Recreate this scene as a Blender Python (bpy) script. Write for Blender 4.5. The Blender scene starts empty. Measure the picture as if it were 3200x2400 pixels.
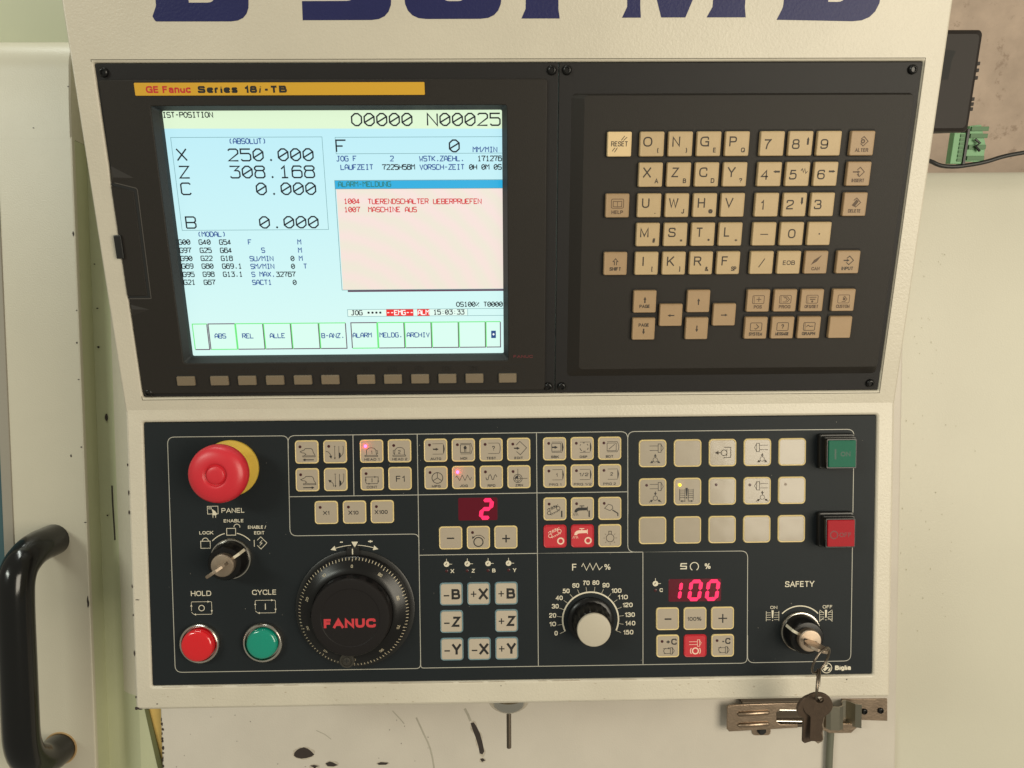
import bpy, bmesh, math, random
from math import sin, cos, pi, radians
from mathutils import Matrix, Vector
random.seed(7)
sc = bpy.context.scene
COL = sc.collection
S = 0.001                                   # all sizes below are millimetres

# ------------------------------------------------------------------ camera
cam = bpy.data.cameras.new('camera')
cam.sensor_width = 36.0
cam.lens = 2417.38 * 36.0 / 3200.0
cam.clip_start = 0.01
cam.clip_end = 50
cam_o = bpy.data.objects.new('camera', cam)
COL.objects.link(cam_o)
r0 = Vector((0.99979833, -0.01964457, -0.00416965))
r1 = Vector((-0.00963252, -0.2869209, -0.95790585))
r2 = Vector((0.01762129, 0.95775283, -0.28705226))
m = Matrix.Identity(4)
for i in range(3):
    m[i][0] = r0[i]
    m[i][1] = -r1[i]
    m[i][2] = -r2[i]
    m[i][3] = (249.314, -522.07, 163.644)[i] * S
cam_o.matrix_world = m
sc.camera = cam_o

# ------------------------------------------------------------------ light
w = bpy.data.worlds.new('World')
sc.world = w
w.use_nodes = True
bg = w.node_tree.nodes['Background']
bg.inputs[0].default_value = (0.93, 0.90, 0.74, 1)
bg.inputs[1].default_value = 0.29


def area(name, loc, target, sx, sy, power, col):
    l = bpy.data.lights.new(name, 'AREA')
    l.shape = 'RECTANGLE'
    l.size, l.size_y, l.energy, l.color = sx, sy, power, col
    o = bpy.data.objects.new(name, l)
    COL.objects.link(o)
    o.location = loc
    o.rotation_euler = (Vector(target) - Vector(loc)).to_track_quat('-Z', 'Y').to_euler()


area('ceiling_lamp', (-1.40, -1.55, 1.25), (-0.05, 0, -0.3), 0.9, 0.35, 19, (0.95, 1.0, 0.88))
area('hall_lamp', (1.10, -1.12, 0.27), (0.35, 0, -0.1), 0.80, 0.80, 16.8, (1.0, 0.91, 0.735))
area('ceiling_lamp', (-0.35, 0.12, 1.35), (-0.3, 0.2, 0.2), 0.9, 0.12, 8, (0.96, 1.0, 0.92))
sc.view_settings.view_transform = 'Standard'
sc.view_settings.look = 'None'
sc.view_settings.exposure = 0.0
sc.view_settings.gamma = 1.0

# ------------------------------------------------------------------ materials
_mats = {}


def mat(name, col, rough=0.5, metal=0.0, bump=0.0, bscale=900, var=0.0, vscale=30, coat=0.0, emit=0.0, stain=None, grain=0.0, spec=0.5):
    if name in _mats:
        return _mats[name]
    M_ = bpy.data.materials.new(name)
    M_.use_nodes = True
    nt = M_.node_tree
    b = nt.nodes['Principled BSDF']
    b.inputs['Base Color'].default_value = (*col, 1)
    b.inputs['Roughness'].default_value = rough
    b.inputs['Metallic'].default_value = metal
    b.inputs['Specular IOR Level'].default_value = spec
    if coat:
        b.inputs['Coat Weight'].default_value = coat
        b.inputs['Coat Roughness'].default_value = 0.12
    if emit:
        b.inputs['Emission Color'].default_value = (*col, 1)
        b.inputs['Emission Strength'].default_value = emit
        b.inputs['Base Color'].default_value = (col[0] * .05, col[1] * .05, col[2] * .05, 1)
    tc = nt.nodes.new('ShaderNodeTexCoord')
    last = None

    def noise(scale, detail=3, rgh=0.6):
        n = nt.nodes.new('ShaderNodeTexNoise')
        n.inputs['Scale'].default_value = scale
        n.inputs['Detail'].default_value = detail
        n.inputs['Roughness'].default_value = rgh
        nt.links.new(tc.outputs['Object'], n.inputs['Vector'])
        return n

    def darken(src, fac_out, col2, lo, hi, amount):
        mr = nt.nodes.new('ShaderNodeMapRange')
        mr.inputs['From Min'].default_value = lo
        mr.inputs['From Max'].default_value = hi
        mr.inputs['To Max'].default_value = amount
        nt.links.new(fac_out, mr.inputs['Value'])
        mx = nt.nodes.new('ShaderNodeMix')
        mx.data_type = 'RGBA'
        if src is None:
            mx.inputs['A'].default_value = (*col, 1)
        else:
            nt.links.new(src, mx.inputs['A'])
        mx.inputs['B'].default_value = (*col2, 1)
        nt.links.new(mr.outputs['Result'], mx.inputs['Factor'])
        return mx.outputs['Result']
    if var:
        last = darken(last, noise(vscale, 5).outputs['Fac'], tuple(c * 0.6 for c in col), 0.35, 0.75, var)
    if grain:
        last = darken(last, noise(2600, 2, 0.8).outputs['Fac'], tuple(c * 0.45 for c in col), 0.38, 0.72, grain)
    if stain:
        last = darken(last, noise(stain[1], 8, 0.75).outputs['Fac'], stain[0], stain[2], stain[2] + 0.06, stain[3])
    if last is not None and not emit:
        nt.links.new(last, b.inputs['Base Color'])
    if bump:
        bp = nt.nodes.new('ShaderNodeBump')
        bp.inputs['Strength'].default_value = bump
        bp.inputs['Distance'].default_value = 0.0004
        nt.links.new(noise(bscale, 2).outputs['Fac'], bp.inputs['Height'])
        nt.links.new(bp.outputs['Normal'], b.inputs['Normal'])
        if coat:
            nt.links.new(bp.outputs['Normal'], b.inputs['Coat Normal'])
    _mats[name] = M_
    return M_


CREAM = mat('console_paint', (0.60, 0.545, 0.445), 0.38, bump=0.5, bscale=650, var=0.26, vscale=11, grain=0.17, stain=((0.30, 0.25, 0.18), 160, 0.70, 0.6))
DOORP = mat('door_paint', (0.61, 0.56, 0.445), 0.36, bump=0.4, bscale=800, var=0.2, vscale=7, grain=0.17, stain=((0.32, 0.28, 0.20), 120, 0.72, 0.5))
COVERP = mat('cover_paint', (0.62, 0.565, 0.49), 0.45, bump=0.3, bscale=700, var=0.22, vscale=14, grain=0.17, stain=((0.28, 0.25, 0.22), 60, 0.68, 0.35))
CABP = mat('cabinet_paint', (0.60, 0.57, 0.465), 0.40, bump=0.3, bscale=650, var=0.14, vscale=6, grain=0.17, stain=((0.36, 0.33, 0.24), 90, 0.73, 0.5))
SHADEG = mat('column_green_shade', (0.50, 0.51, 0.33), 0.45, bump=0.3, bscale=700, var=0.2, vscale=12, grain=0.10)  # cream paint with its greenish shade mixed into the colour
YELLP = mat('post_paint', (0.66, 0.44, 0.13), 0.5, var=0.3, vscale=60, grain=0.1)
BEZEL = mat('bezel_plastic', (0.024, 0.0205, 0.0175), 0.5, spec=0.2, bump=0.25, bscale=2500, var=0.15, vscale=20, grain=0.35)
PLATE = mat('unit_plate', (0.018, 0.0165, 0.0165), 0.48, spec=0.2, bump=0.2, bscale=2500, grain=0.35)
GROOVE = mat('groove_black', (0.006, 0.006, 0.006), 0.7)
GAPSHADE = mat('key_gap_shade', (0.008, 0.007, 0.006), 0.8)  # near black for the shade in the key gaps
PANEL = mat('panel_foil', (0.0150, 0.0185, 0.0210), 0.5, spec=0.16, bump=0.25, bscale=2200, var=0.1, vscale=12, grain=0.3)
KEYL = mat('key_cream', (0.48, 0.345, 0.185), 0.5, bump=0.15, bscale=2000, var=0.15, vscale=90, grain=0.22)
KEYT = mat('key_tan', (0.36, 0.235, 0.125), 0.5, bump=0.15, bscale=2000, var=0.15, vscale=90, grain=0.22)
KEYR = mat('key_reset', (0.68, 0.50, 0.27), 0.5, bump=0.1, bscale=2000, grain=0.15)
SOFTK = mat('softkey_plastic', (0.185, 0.14, 0.09), 0.5, grain=0.3)
INKD = mat('ink_dark', (0.035, 0.023, 0.014), 0.6)
INKB = mat('ink_black', (0.010, 0.009, 0.009), 0.5)
INKF = mat('ink_faded', (0.085, 0.048, 0.025), 0.6)
LINE = mat('print_grey', (0.42, 0.40, 0.34), 0.5, grain=0.2)
WHITE = mat('print_white', (0.66, 0.60, 0.47), 0.5, grain=0.1)
BORDER = mat('key_border', (0.76, 0.59, 0.28), 0.4, grain=0.15)
BORDERB = mat('key_border_blue', (0.16, 0.25, 0.28), 0.4, grain=0.2)
FACE = mat('key_face_grey', (0.38, 0.315, 0.24), 0.45, bump=0.15, bscale=1800, var=0.1, vscale=60, grain=0.2)
FACEJ = mat('key_face_jog', (0.46, 0.39, 0.305), 0.45, bump=0.15, bscale=1800, var=0.1, vscale=60, grain=0.2)
POCKET = mat('key_pocket_film', (0.33, 0.275, 0.205), 0.34, bump=0.7, bscale=30, var=0.15, vscale=60, coat=0.45, grain=0.15)
KRED = mat('key_red', (0.50, 0.018, 0.030), 0.42, grain=0.2)
LEDOFF = mat('led_off', (0.045, 0.006, 0.008), 0.3)
LEDRED = mat('led_red', (1.0, 0.013, 0.05), emit=34)
LEDYEL = mat('led_yellow', (1.0, 0.62, 0.02), emit=3.5)
RED = mat('mushroom_red', (0.58, 0.022, 0.035), 0.36, var=0.1, vscale=50, grain=0.15, bump=0.1, bscale=1500)
YEL = mat('collar_yellow', (0.60, 0.40, 0.05), 0.5, var=0.15, vscale=60, grain=0.15)
CHROME = mat('chrome', (0.62, 0.58, 0.52), 0.22, metal=1.0, bump=0.1, bscale=400)
STEEL = mat('brushed_steel', (0.40, 0.30, 0.22), 0.36, metal=1.0, bump=0.5, bscale=500, var=0.6, vscale=90)
BRASSY = mat('key_nickel', (0.44, 0.35, 0.27), 0.48, metal=1.0, var=0.2, vscale=200)
DARKKEY = mat('worn_key_brown', (0.085, 0.055, 0.036), 0.55, metal=0.35, var=0.6, vscale=300, grain=0.4, bump=0.4, bscale=800)
BLACKP = mat('black_plastic', (0.010, 0.0095, 0.009), 0.38, bump=0.1, bscale=1500)
BLACKG = mat('black_gloss', (0.006, 0.0055, 0.0055), 0.28, spec=0.35)
KNOBW = mat('knob_cap', (0.46, 0.41, 0.325), 0.45, grain=0.15)
LENSR = mat('lens_red', (0.62, 0.010, 0.016), 0.18, coat=0.5, grain=0.1)
LENSG = mat('lens_green', (0.004, 0.25, 0.17), 0.18, coat=0.5, grain=0.1)
CAPG = mat('square_lens_green', (0.010, 0.115, 0.068), 0.5, grain=0.3, spec=.15)
CAPR = mat('square_lens_red', (0.34, 0.010, 0.018), 0.5, grain=0.3, spec=.15)
LETTER = mat('letter_blue', (0.014, 0.016, 0.085), 0.45, spec=0.3, bump=0.4, bscale=600, var=0.2, vscale=40)
PLATEY = mat('name_plate_yellow', (0.64, 0.35, 0.02), 0.45, grain=0.15)
INKR = mat('ink_red', (0.50, 0.02, 0.02), 0.5)
FANR = mat('ink_red_bright', (0.52, 0.035, 0.045), 0.5)
FANDK = mat('ink_red_dim', (0.11, 0.010, 0.014), 0.5)
CHIP = mat('bare_metal_chip', (0.035, 0.024, 0.020), 0.7, var=0.4, vscale=200)
SMUDGE = mat('grey_smudge', (0.42, 0.385, 0.315), 0.6, var=0.5, vscale=200)
WALL = mat('workshop_wall', (0.60, 0.46, 0.36), 0.8, bump=0.6, bscale=160, var=0.75, vscale=16, grain=0.25, stain=((0.26, 0.18, 0.13), 30, 0.56, 0.55))
HALLG = mat('upper_housing_paint', (0.56, 0.57, 0.41), 0.5, var=0.12, vscale=4)
GLASSD = mat('door_glass', (0.05, 0.115, 0.13), 0.15, coat=0.6)
RUBBER = mat('rubber_seal', (0.30, 0.27, 0.22), 0.6)
CABLEG = mat('grey_cable', (0.13, 0.13, 0.095), 0.5)
CABLEB = mat('black_cable', (0.012, 0.011, 0.010), 0.45)
BOXB = mat('black_box_plastic', (0.024, 0.019, 0.017), 0.5, spec=0.2, grain=0.4)
PCB = mat('terminal_green', (0.17, 0.38, 0.18), 0.5, var=0.2, vscale=200)
PCBD = mat('terminal_green_dark', (0.05, 0.15, 0.05), 0.5)
GLOWW = mat('segment_window', (0.20, 0.0, 0.016), 0.25, emit=0.45)  # faint emission stands in for digit light scattered in the window
SEG = mat('segment_lit', (1.0, 0.012, 0.10), emit=1.5)
# screen colours: a lit liquid crystal display
ES = 1.02
S_BLACK = mat('screen_black', (0.012, 0.016, 0.03), 0.3)
S_BLUE = mat('screen_blue', (0.03, 0.09, 0.30), emit=ES)
S_RED = mat('screen_red', (0.62, 0.02, 0.03), emit=ES)
S_REDBG = mat('screen_red_field', (0.80, 0.025, 0.025), emit=ES)
S_WHITE = mat('screen_white', (0.95, 0.98, 0.95), emit=ES)
S_BAR = mat('screen_bar', (0.70, 0.87, 0.62), emit=ES)
S_TEAL = mat('screen_teal', (0.02, 0.20, 0.20), emit=ES)
S_CYAN = mat('screen_title', (0.02, 0.40, 0.70), emit=ES)
S_BTN = mat('screen_button', (0.66, 0.93, 0.83), emit=ES)
S_GREEN = mat('screen_green', (0.15, 0.80, 0.20), emit=ES)
S_PURPLE = mat('screen_purple', (0.10, 0.04, 0.08), emit=ES)
S_LINE = mat('screen_line', (0.12, 0.28, 0.30), emit=ES)


def gradient_screen(name, c_top, c_bot, rings=False):
    M_ = bpy.data.materials.new(name)
    M_.use_nodes = True
    nt = M_.node_tree
    b = nt.nodes['Principled BSDF']
    b.inputs['Base Color'].default_value = (0.03, 0.03, 0.03, 1)
    b.inputs['Roughness'].default_value = 0.4
    b.inputs['Emission Strength'].default_value = ES
    tc = nt.nodes.new('ShaderNodeTexCoord')
    sep = nt.nodes.new('ShaderNodeSeparateXYZ')
    nt.links.new(tc.outputs['Object'], sep.inputs[0])
    mr = nt.nodes.new('ShaderNodeMapRange')
    mr.inputs['From Min'].default_value = 0.028
    mr.inputs['From Max'].default_value = 0.19
    nt.links.new(sep.outputs['Y'], mr.inputs['Value'])
    mx = nt.nodes.new('ShaderNodeMix')
    mx.data_type = 'RGBA'
    mx.inputs['A'].default_value = (*c_bot, 1)
    mx.inputs['B'].default_value = (*c_top, 1)
    nt.links.new(mr.outputs['Result'], mx.inputs['Factor'])
    out = mx.outputs['Result']
    if rings:
        mp = nt.nodes.new('ShaderNodeMapping')
        mp.inputs['Location'].default_value = (-0.13, -0.02, 0)
        nt.links.new(tc.outputs['Object'], mp.inputs['Vector'])
        wv = nt.nodes.new('ShaderNodeTexWave')
        wv.wave_type = 'RINGS'
        wv.rings_direction = 'Z'
        wv.inputs['Scale'].default_value = 24
        wv.inputs['Distortion'].default_value = 1.2
        wv.inputs['Detail Scale'].default_value = 4
        nt.links.new(mp.outputs['Vector'], wv.inputs['Vector'])
        m2 = nt.nodes.new('ShaderNodeMix')
        m2.data_type = 'RGBA'
        mr2 = nt.nodes.new('ShaderNodeMapRange')
        mr2.inputs['To Max'].default_value = 0.6
        nt.links.new(wv.outputs['Fac'], mr2.inputs['Value'])
        nt.links.new(mr2.outputs['Result'], m2.inputs['Factor'])
        nt.links.new(out, m2.inputs['A'])
        m2.inputs['B'].default_value = (0.78, 0.78, 0.62, 1)
        out = m2.outputs['Result']
    nt.links.new(out, b.inputs['Emission Color'])
    return M_


S_BASE = gradient_screen('screen_ground', (0.47, 0.80, 0.90), (0.66, 0.92, 0.87))
S_PINK = gradient_screen('screen_message_field', (0.90, 0.72, 0.70), (0.86, 0.73, 0.64), rings=True)

# ------------------------------------------------------------------ mesh helpers
PHI = 0.2375
SF, CF = sin(PHI), cos(PHI)
UF = Matrix.Rotation(pi / 2, 4, 'X')                       # upper panel frame: x, up, outward
LF = Matrix.Translation(Vector((-0.9, -46.74, -202.31)) * S) @ Matrix.Rotation(pi / 2 - PHI, 4, 'X')
MF = Matrix.Translation(Vector((0, 100, -346)) * S) @ Matrix.Rotation(pi / 2 - PHI, 4, 'X')


def link(name, me, mats, parent=None, frame=None, loc=None):
    o = bpy.data.objects.new(name, me)
    COL.objects.link(o)
    if mats is not None:
        for m_ in (mats if isinstance(mats, (list, tuple)) else [mats]):
            me.materials.append(m_)
    if parent is not None:
        o.parent = parent
    T = Matrix.Translation(Vector(loc) * S) if loc is not None else Matrix.Identity(4)
    if frame is not None:
        o.matrix_world = frame @ T
    elif loc is not None:
        o.location = Vector(loc) * S
    return o


def attach(o, parent, pmat):
    """parent an object already placed in the world"""
    o.parent = parent
    o.matrix_parent_inverse = pmat.inverted()
    return o


def tag(o, label=None, cat=None, group=None, kind=None):
    if label:
        o['label'] = label
    if cat:
        o['category'] = cat
    if group:
        o['group'] = group
    if kind:
        o['kind'] = kind
    return o


def empty(name, frame, loc, label, cat, group=None):
    o = bpy.data.objects.new(name, None)
    COL.objects.link(o)
    o.empty_display_size = 0.01
    o.matrix_world = frame @ Matrix.Translation(Vector(loc) * S)
    return tag(o, label, cat, group)


class MB:
    """collects geometry in millimetres"""

    def __init__(self):
        self.v, self.f, self.mi, self.k = [], [], [], 0

    def add(self, vs, fs, mi=0):
        n = len(self.v)
        self.v += [tuple(p) for p in vs]
        self.f += [tuple(i + n for i in f) for f in fs]
        self.mi += [mi] * len(fs)
        return self

    def loft(self, loops, cap0=False, cap1=True, mi=0):
        n = len(loops[0])
        vs = [p for l in loops for p in l]
        fs = []
        for a in range(len(loops) - 1):
            for i in range(n):
                j = (i + 1) % n
                fs.append((a * n + i, a * n + j, (a + 1) * n + j, (a + 1) * n + i))
        if cap1:
            fs.append(tuple((len(loops) - 1) * n + i for i in range(n)))
        if cap0:
            fs.append(tuple(reversed(range(n))))
        return self.add(vs, fs, mi)

    def rr(self, cx, cy, levels, n=4, **k):
        """rounded rectangles stacked: levels = (w, h, r, z)"""
        return self.loft([rrect(cx, cy, w_, h_, r_, z_, n) for (w_, h_, r_, z_) in levels], **k)

    def lathe(self, cx, cy, prof, n=48, **k):
        """prof = (radius, z)"""
        return self.loft([[(cx + r * cos(2 * pi * i / n), cy + r * sin(2 * pi * i / n), z) for i in range(n)] for r, z in prof], **k)

    def box(self, x0, x1, y0, y1, z0, z1, b=0.0, mi=0):
        if b <= 0:
            return self.rr((x0 + x1) / 2, (y0 + y1) / 2, [(x1 - x0, y1 - y0, 0, z0), (x1 - x0, y1 - y0, 0, z1)], n=0, cap0=True, mi=mi)
        w_, h_ = x1 - x0, y1 - y0
        return self.rr((x0 + x1) / 2, (y0 + y1) / 2, [(w_ - 2 * b, h_ - 2 * b, b, z0), (w_ - .6 * b, h_ - .6 * b, b, z0 + .3 * b), (w_, h_, b, z0 + b), (w_, h_, b, z1 - b), (w_ - .6 * b, h_ - .6 * b, b, z1 - .3 * b), (w_ - 2 * b, h_ - 2 * b, b, z1)], cap0=True, mi=mi)

    def tube(self, pts, r, n=12, closed=False, mi=0):
        P = [Vector(p) for p in pts]
        loops = []
        up = Vector((0.13, 0.31, 0.94))
        N = len(P)
        prev = None
        for i in range(N):
            a = P[(i - 1) % N] if (closed or i > 0) else P[i]
            b = P[(i + 1) % N] if (closed or i < N - 1) else P[i]
            t = (b - a).normalized()
            u = (prev if prev is not None else up)
            u = (u - t * u.dot(t)).normalized()
            prev = u
            v_ = t.cross(u)
            rr_ = r[i] if isinstance(r, (list, tuple)) else r
            loops.append([tuple(P[i] + u * (rr_ * cos(2 * pi * k / n)) + v_ * (rr_ * sin(2 * pi * k / n))) for k in range(n)])
        if closed:
            loops.append(loops[0])
            return self.loft(loops, False, False, mi=mi)
        return self.loft(loops, True, True, mi=mi)

    # ---- flat print; every stroke lies a hair above the last one
    def _h(self):
        self.k += 1
        return self.k * 0.006

    def poly(self, pts, h=0.08, mi=0):
        z = h + self._h()
        return self.add([(x, y, z) for x, y in pts], [tuple(range(len(pts)))], mi)

    def stroke(self, pts, wd, closed=False, h=0.08, mi=0):
        P = [Vector(p) for p in pts]
        Q = [P[0]]
        for p in P[1:]:
            if (p - Q[-1]).length > 1e-6:
                Q.append(p)
        P = Q
        if closed and (P[0] - P[-1]).length < 1e-6:
            P.pop()
        N = len(P)
        if N < 2:
            return self
        z = h + self._h()
        L_, R_ = [], []
        for i in range(N):
            a = P[(i - 1) % N] if (closed or i > 0) else None
            b = P[(i + 1) % N] if (closed or i < N - 1) else None
            d1 = (P[i] - a).normalized() if a is not None else None
            d2 = (b - P[i]).normalized() if b is not None else None
            if d1 is None:
                d1 = d2
            if d2 is None:
                d2 = d1
            n1 = Vector((-d1.y, d1.x))
            n2 = Vector((-d2.y, d2.x))
            mm = n1 + n2
            if mm.length < 1e-3:
                mm = n1
            mm.normalize()
            k = min(2.0, 1 / max(0.3, mm.dot(n1)))
            L_.append(P[i] + mm * (wd / 2 * k))
            R_.append(P[i] - mm * (wd / 2 * k))
        vs = [(p.x, p.y, z) for p in L_] + [(p.x, p.y, z) for p in R_]
        fs = []
        for i in range(N if closed else N - 1):
            j = (i + 1) % N
            fs.append((N + i, N + j, j, i))
        return self.add(vs, fs, mi)

    def disc(self, cx, cy, r, h=0.08, n=20, mi=0):
        return self.poly([(cx + r * cos(2 * pi * i / n), cy + r * sin(2 * pi * i / n)) for i in range(n)], h, mi)

    def ring(self, cx, cy, r, wd, h=0.08, n=28, mi=0):
        return self.stroke([(cx + r * cos(2 * pi * i / n), cy + r * sin(2 * pi * i / n)) for i in range(n)], wd, True, h, mi)

    def arc(self, cx, cy, r, a0, a1, wd, h=0.08, n=24, mi=0):
        return self.stroke([(cx + r * cos(radians(a0 + (a1 - a0) * i / n)), cy + r * sin(radians(a0 + (a1 - a0) * i / n))) for i in range(n + 1)], wd, False, h, mi)

    def arrow(self, x0, y0, x1, y1, wd, head, h=0.08, mi=0):
        d = Vector((x1 - x0, y1 - y0))
        L_ = d.length
        d.normalize()
        n = Vector((-d.y, d.x))
        e = Vector((x1, y1)) - d * head
        if L_ > head:
            self.stroke([(x0, y0), tuple(e)], wd, False, h, mi)
        return self.poly([tuple(e - n * head * .5), (x1, y1), tuple(e + n * head * .5)], h, mi)

    def text(self, s, x0, x1, yb, cap, weight=0.0, h=0.08, mi=0, rot=0.0, origin=None):
        """printed words fitted between x0 and x1 with the given capital height"""
        sw = cap * max(.10, .15 + weight * 2.6)
        gap = 1.3 + 10 * sw / cap * .9
        x, items = 0.0, []
        for ch in s:
            if ch == ' ':
                x += 4.2
                continue
            g = SANS[ch]
            items.append((x, g[1]))
            x += g[0] + gap
        total = max(x - gap, .01)
        ky = (cap - sw) / 10
        kx = (x1 - x0 - sw) / total if total > .3 else ky
        xs = x0 + sw / 2 if total > .3 else (x0 + x1) / 2
        ox, oy = origin or ((x0 + x1) / 2, yb + cap / 2)
        c_, s_ = cos(rot), sin(rot)
        for gx, paths in items:
            for closed, r_, pts in paths:
                P = [(xs + (gx + a) * kx, yb + sw / 2 + b * ky) for a, b in pts]
                if not closed:      # free ends run out to the foot or head line
                    for e_, n_ in ((0, 1), (-1, -2)):
                        if pts[e_][1] in (0, 10) and pts[n_][1] != pts[e_][1]:
                            d_ = Vector(P[e_]) - Vector(P[n_])
                            d_ = d_ * (sw / 2 / max(abs(d_.y), 1e-6))
                            P[e_] = tuple(Vector(P[e_]) + d_)
                if r_:
                    P = rpath(P, r_ * (kx + ky) / 2, 5, closed)
                if rot:
                    P = [(ox + (a - ox) * c_ - (b - oy) * s_, oy + (a - ox) * s_ + (b - oy) * c_) for a, b in P]
                self.k -= .6
                self.stroke(P, sw, closed, h)
        return self

    def build(self, name, mats, parent=None, frame=None, loc=None, smooth=False, flip=False):
        me = bpy.data.meshes.new(name)
        me.from_pydata([(a * S, b * S, c * S) for a, b, c in self.v], [], self.f)
        me.polygons.foreach_set('material_index', self.mi)
        bm_ = bmesh.new()
        bm_.from_mesh(me)
        if not flip:
            bmesh.ops.recalc_face_normals(bm_, faces=bm_.faces)
        bm_.to_mesh(me)
        bm_.free()
        me.update()
        if smooth:
            for p in me.polygons:
                p.use_smooth = True
            try:
                me.set_sharp_from_angle(angle=radians(smooth if smooth > 1 else 35))
            except Exception:
                pass
        return link(name, me, mats, parent, frame, loc)


def rrect(cx, cy, w_, h_, r_, z_, n=4):
    if n == 0:
        return [(cx - w_ / 2, cy - h_ / 2, z_), (cx + w_ / 2, cy - h_ / 2, z_), (cx + w_ / 2, cy + h_ / 2, z_), (cx - w_ / 2, cy + h_ / 2, z_)]
    out = []
    r_ = max(0.01, min(r_, w_ / 2 - .001, h_ / 2 - .001))
    for q, (sx, sy) in enumerate(((1, -1), (1, 1), (-1, 1), (-1, -1))):
        ox, oy = cx + sx * (w_ / 2 - r_), cy + sy * (h_ / 2 - r_)
        a0 = -pi / 2 + q * pi / 2
        for i in range(n + 1):
            a = a0 + pi / 2 * i / n
            out.append((ox + r_ * cos(a), oy + r_ * sin(a), z_))
    return out


def rpath(pts, r, n=5, closed=False):
    """polyline with rounded corners"""
    P = [Vector(p) for p in pts]
    N = len(P)
    out = []
    for i in range(N):
        if not closed and i in (0, N - 1):
            out.append(tuple(P[i]))
            continue
        a, b, c = P[(i - 1) % N], P[i], P[(i + 1) % N]
        rr_ = r[i] if isinstance(r, (list, tuple)) else r
        d1, d2 = (a - b), (c - b)
        k = min(rr_, d1.length * .49, d2.length * .49)
        p0, p2 = b + d1.normalized() * k, b + d2.normalized() * k
        for j in range(n + 1):
            t = j / n
            out.append(tuple(p0 * (1 - t) ** 2 + b * 2 * t * (1 - t) + p2 * t * t))
    return out


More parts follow.
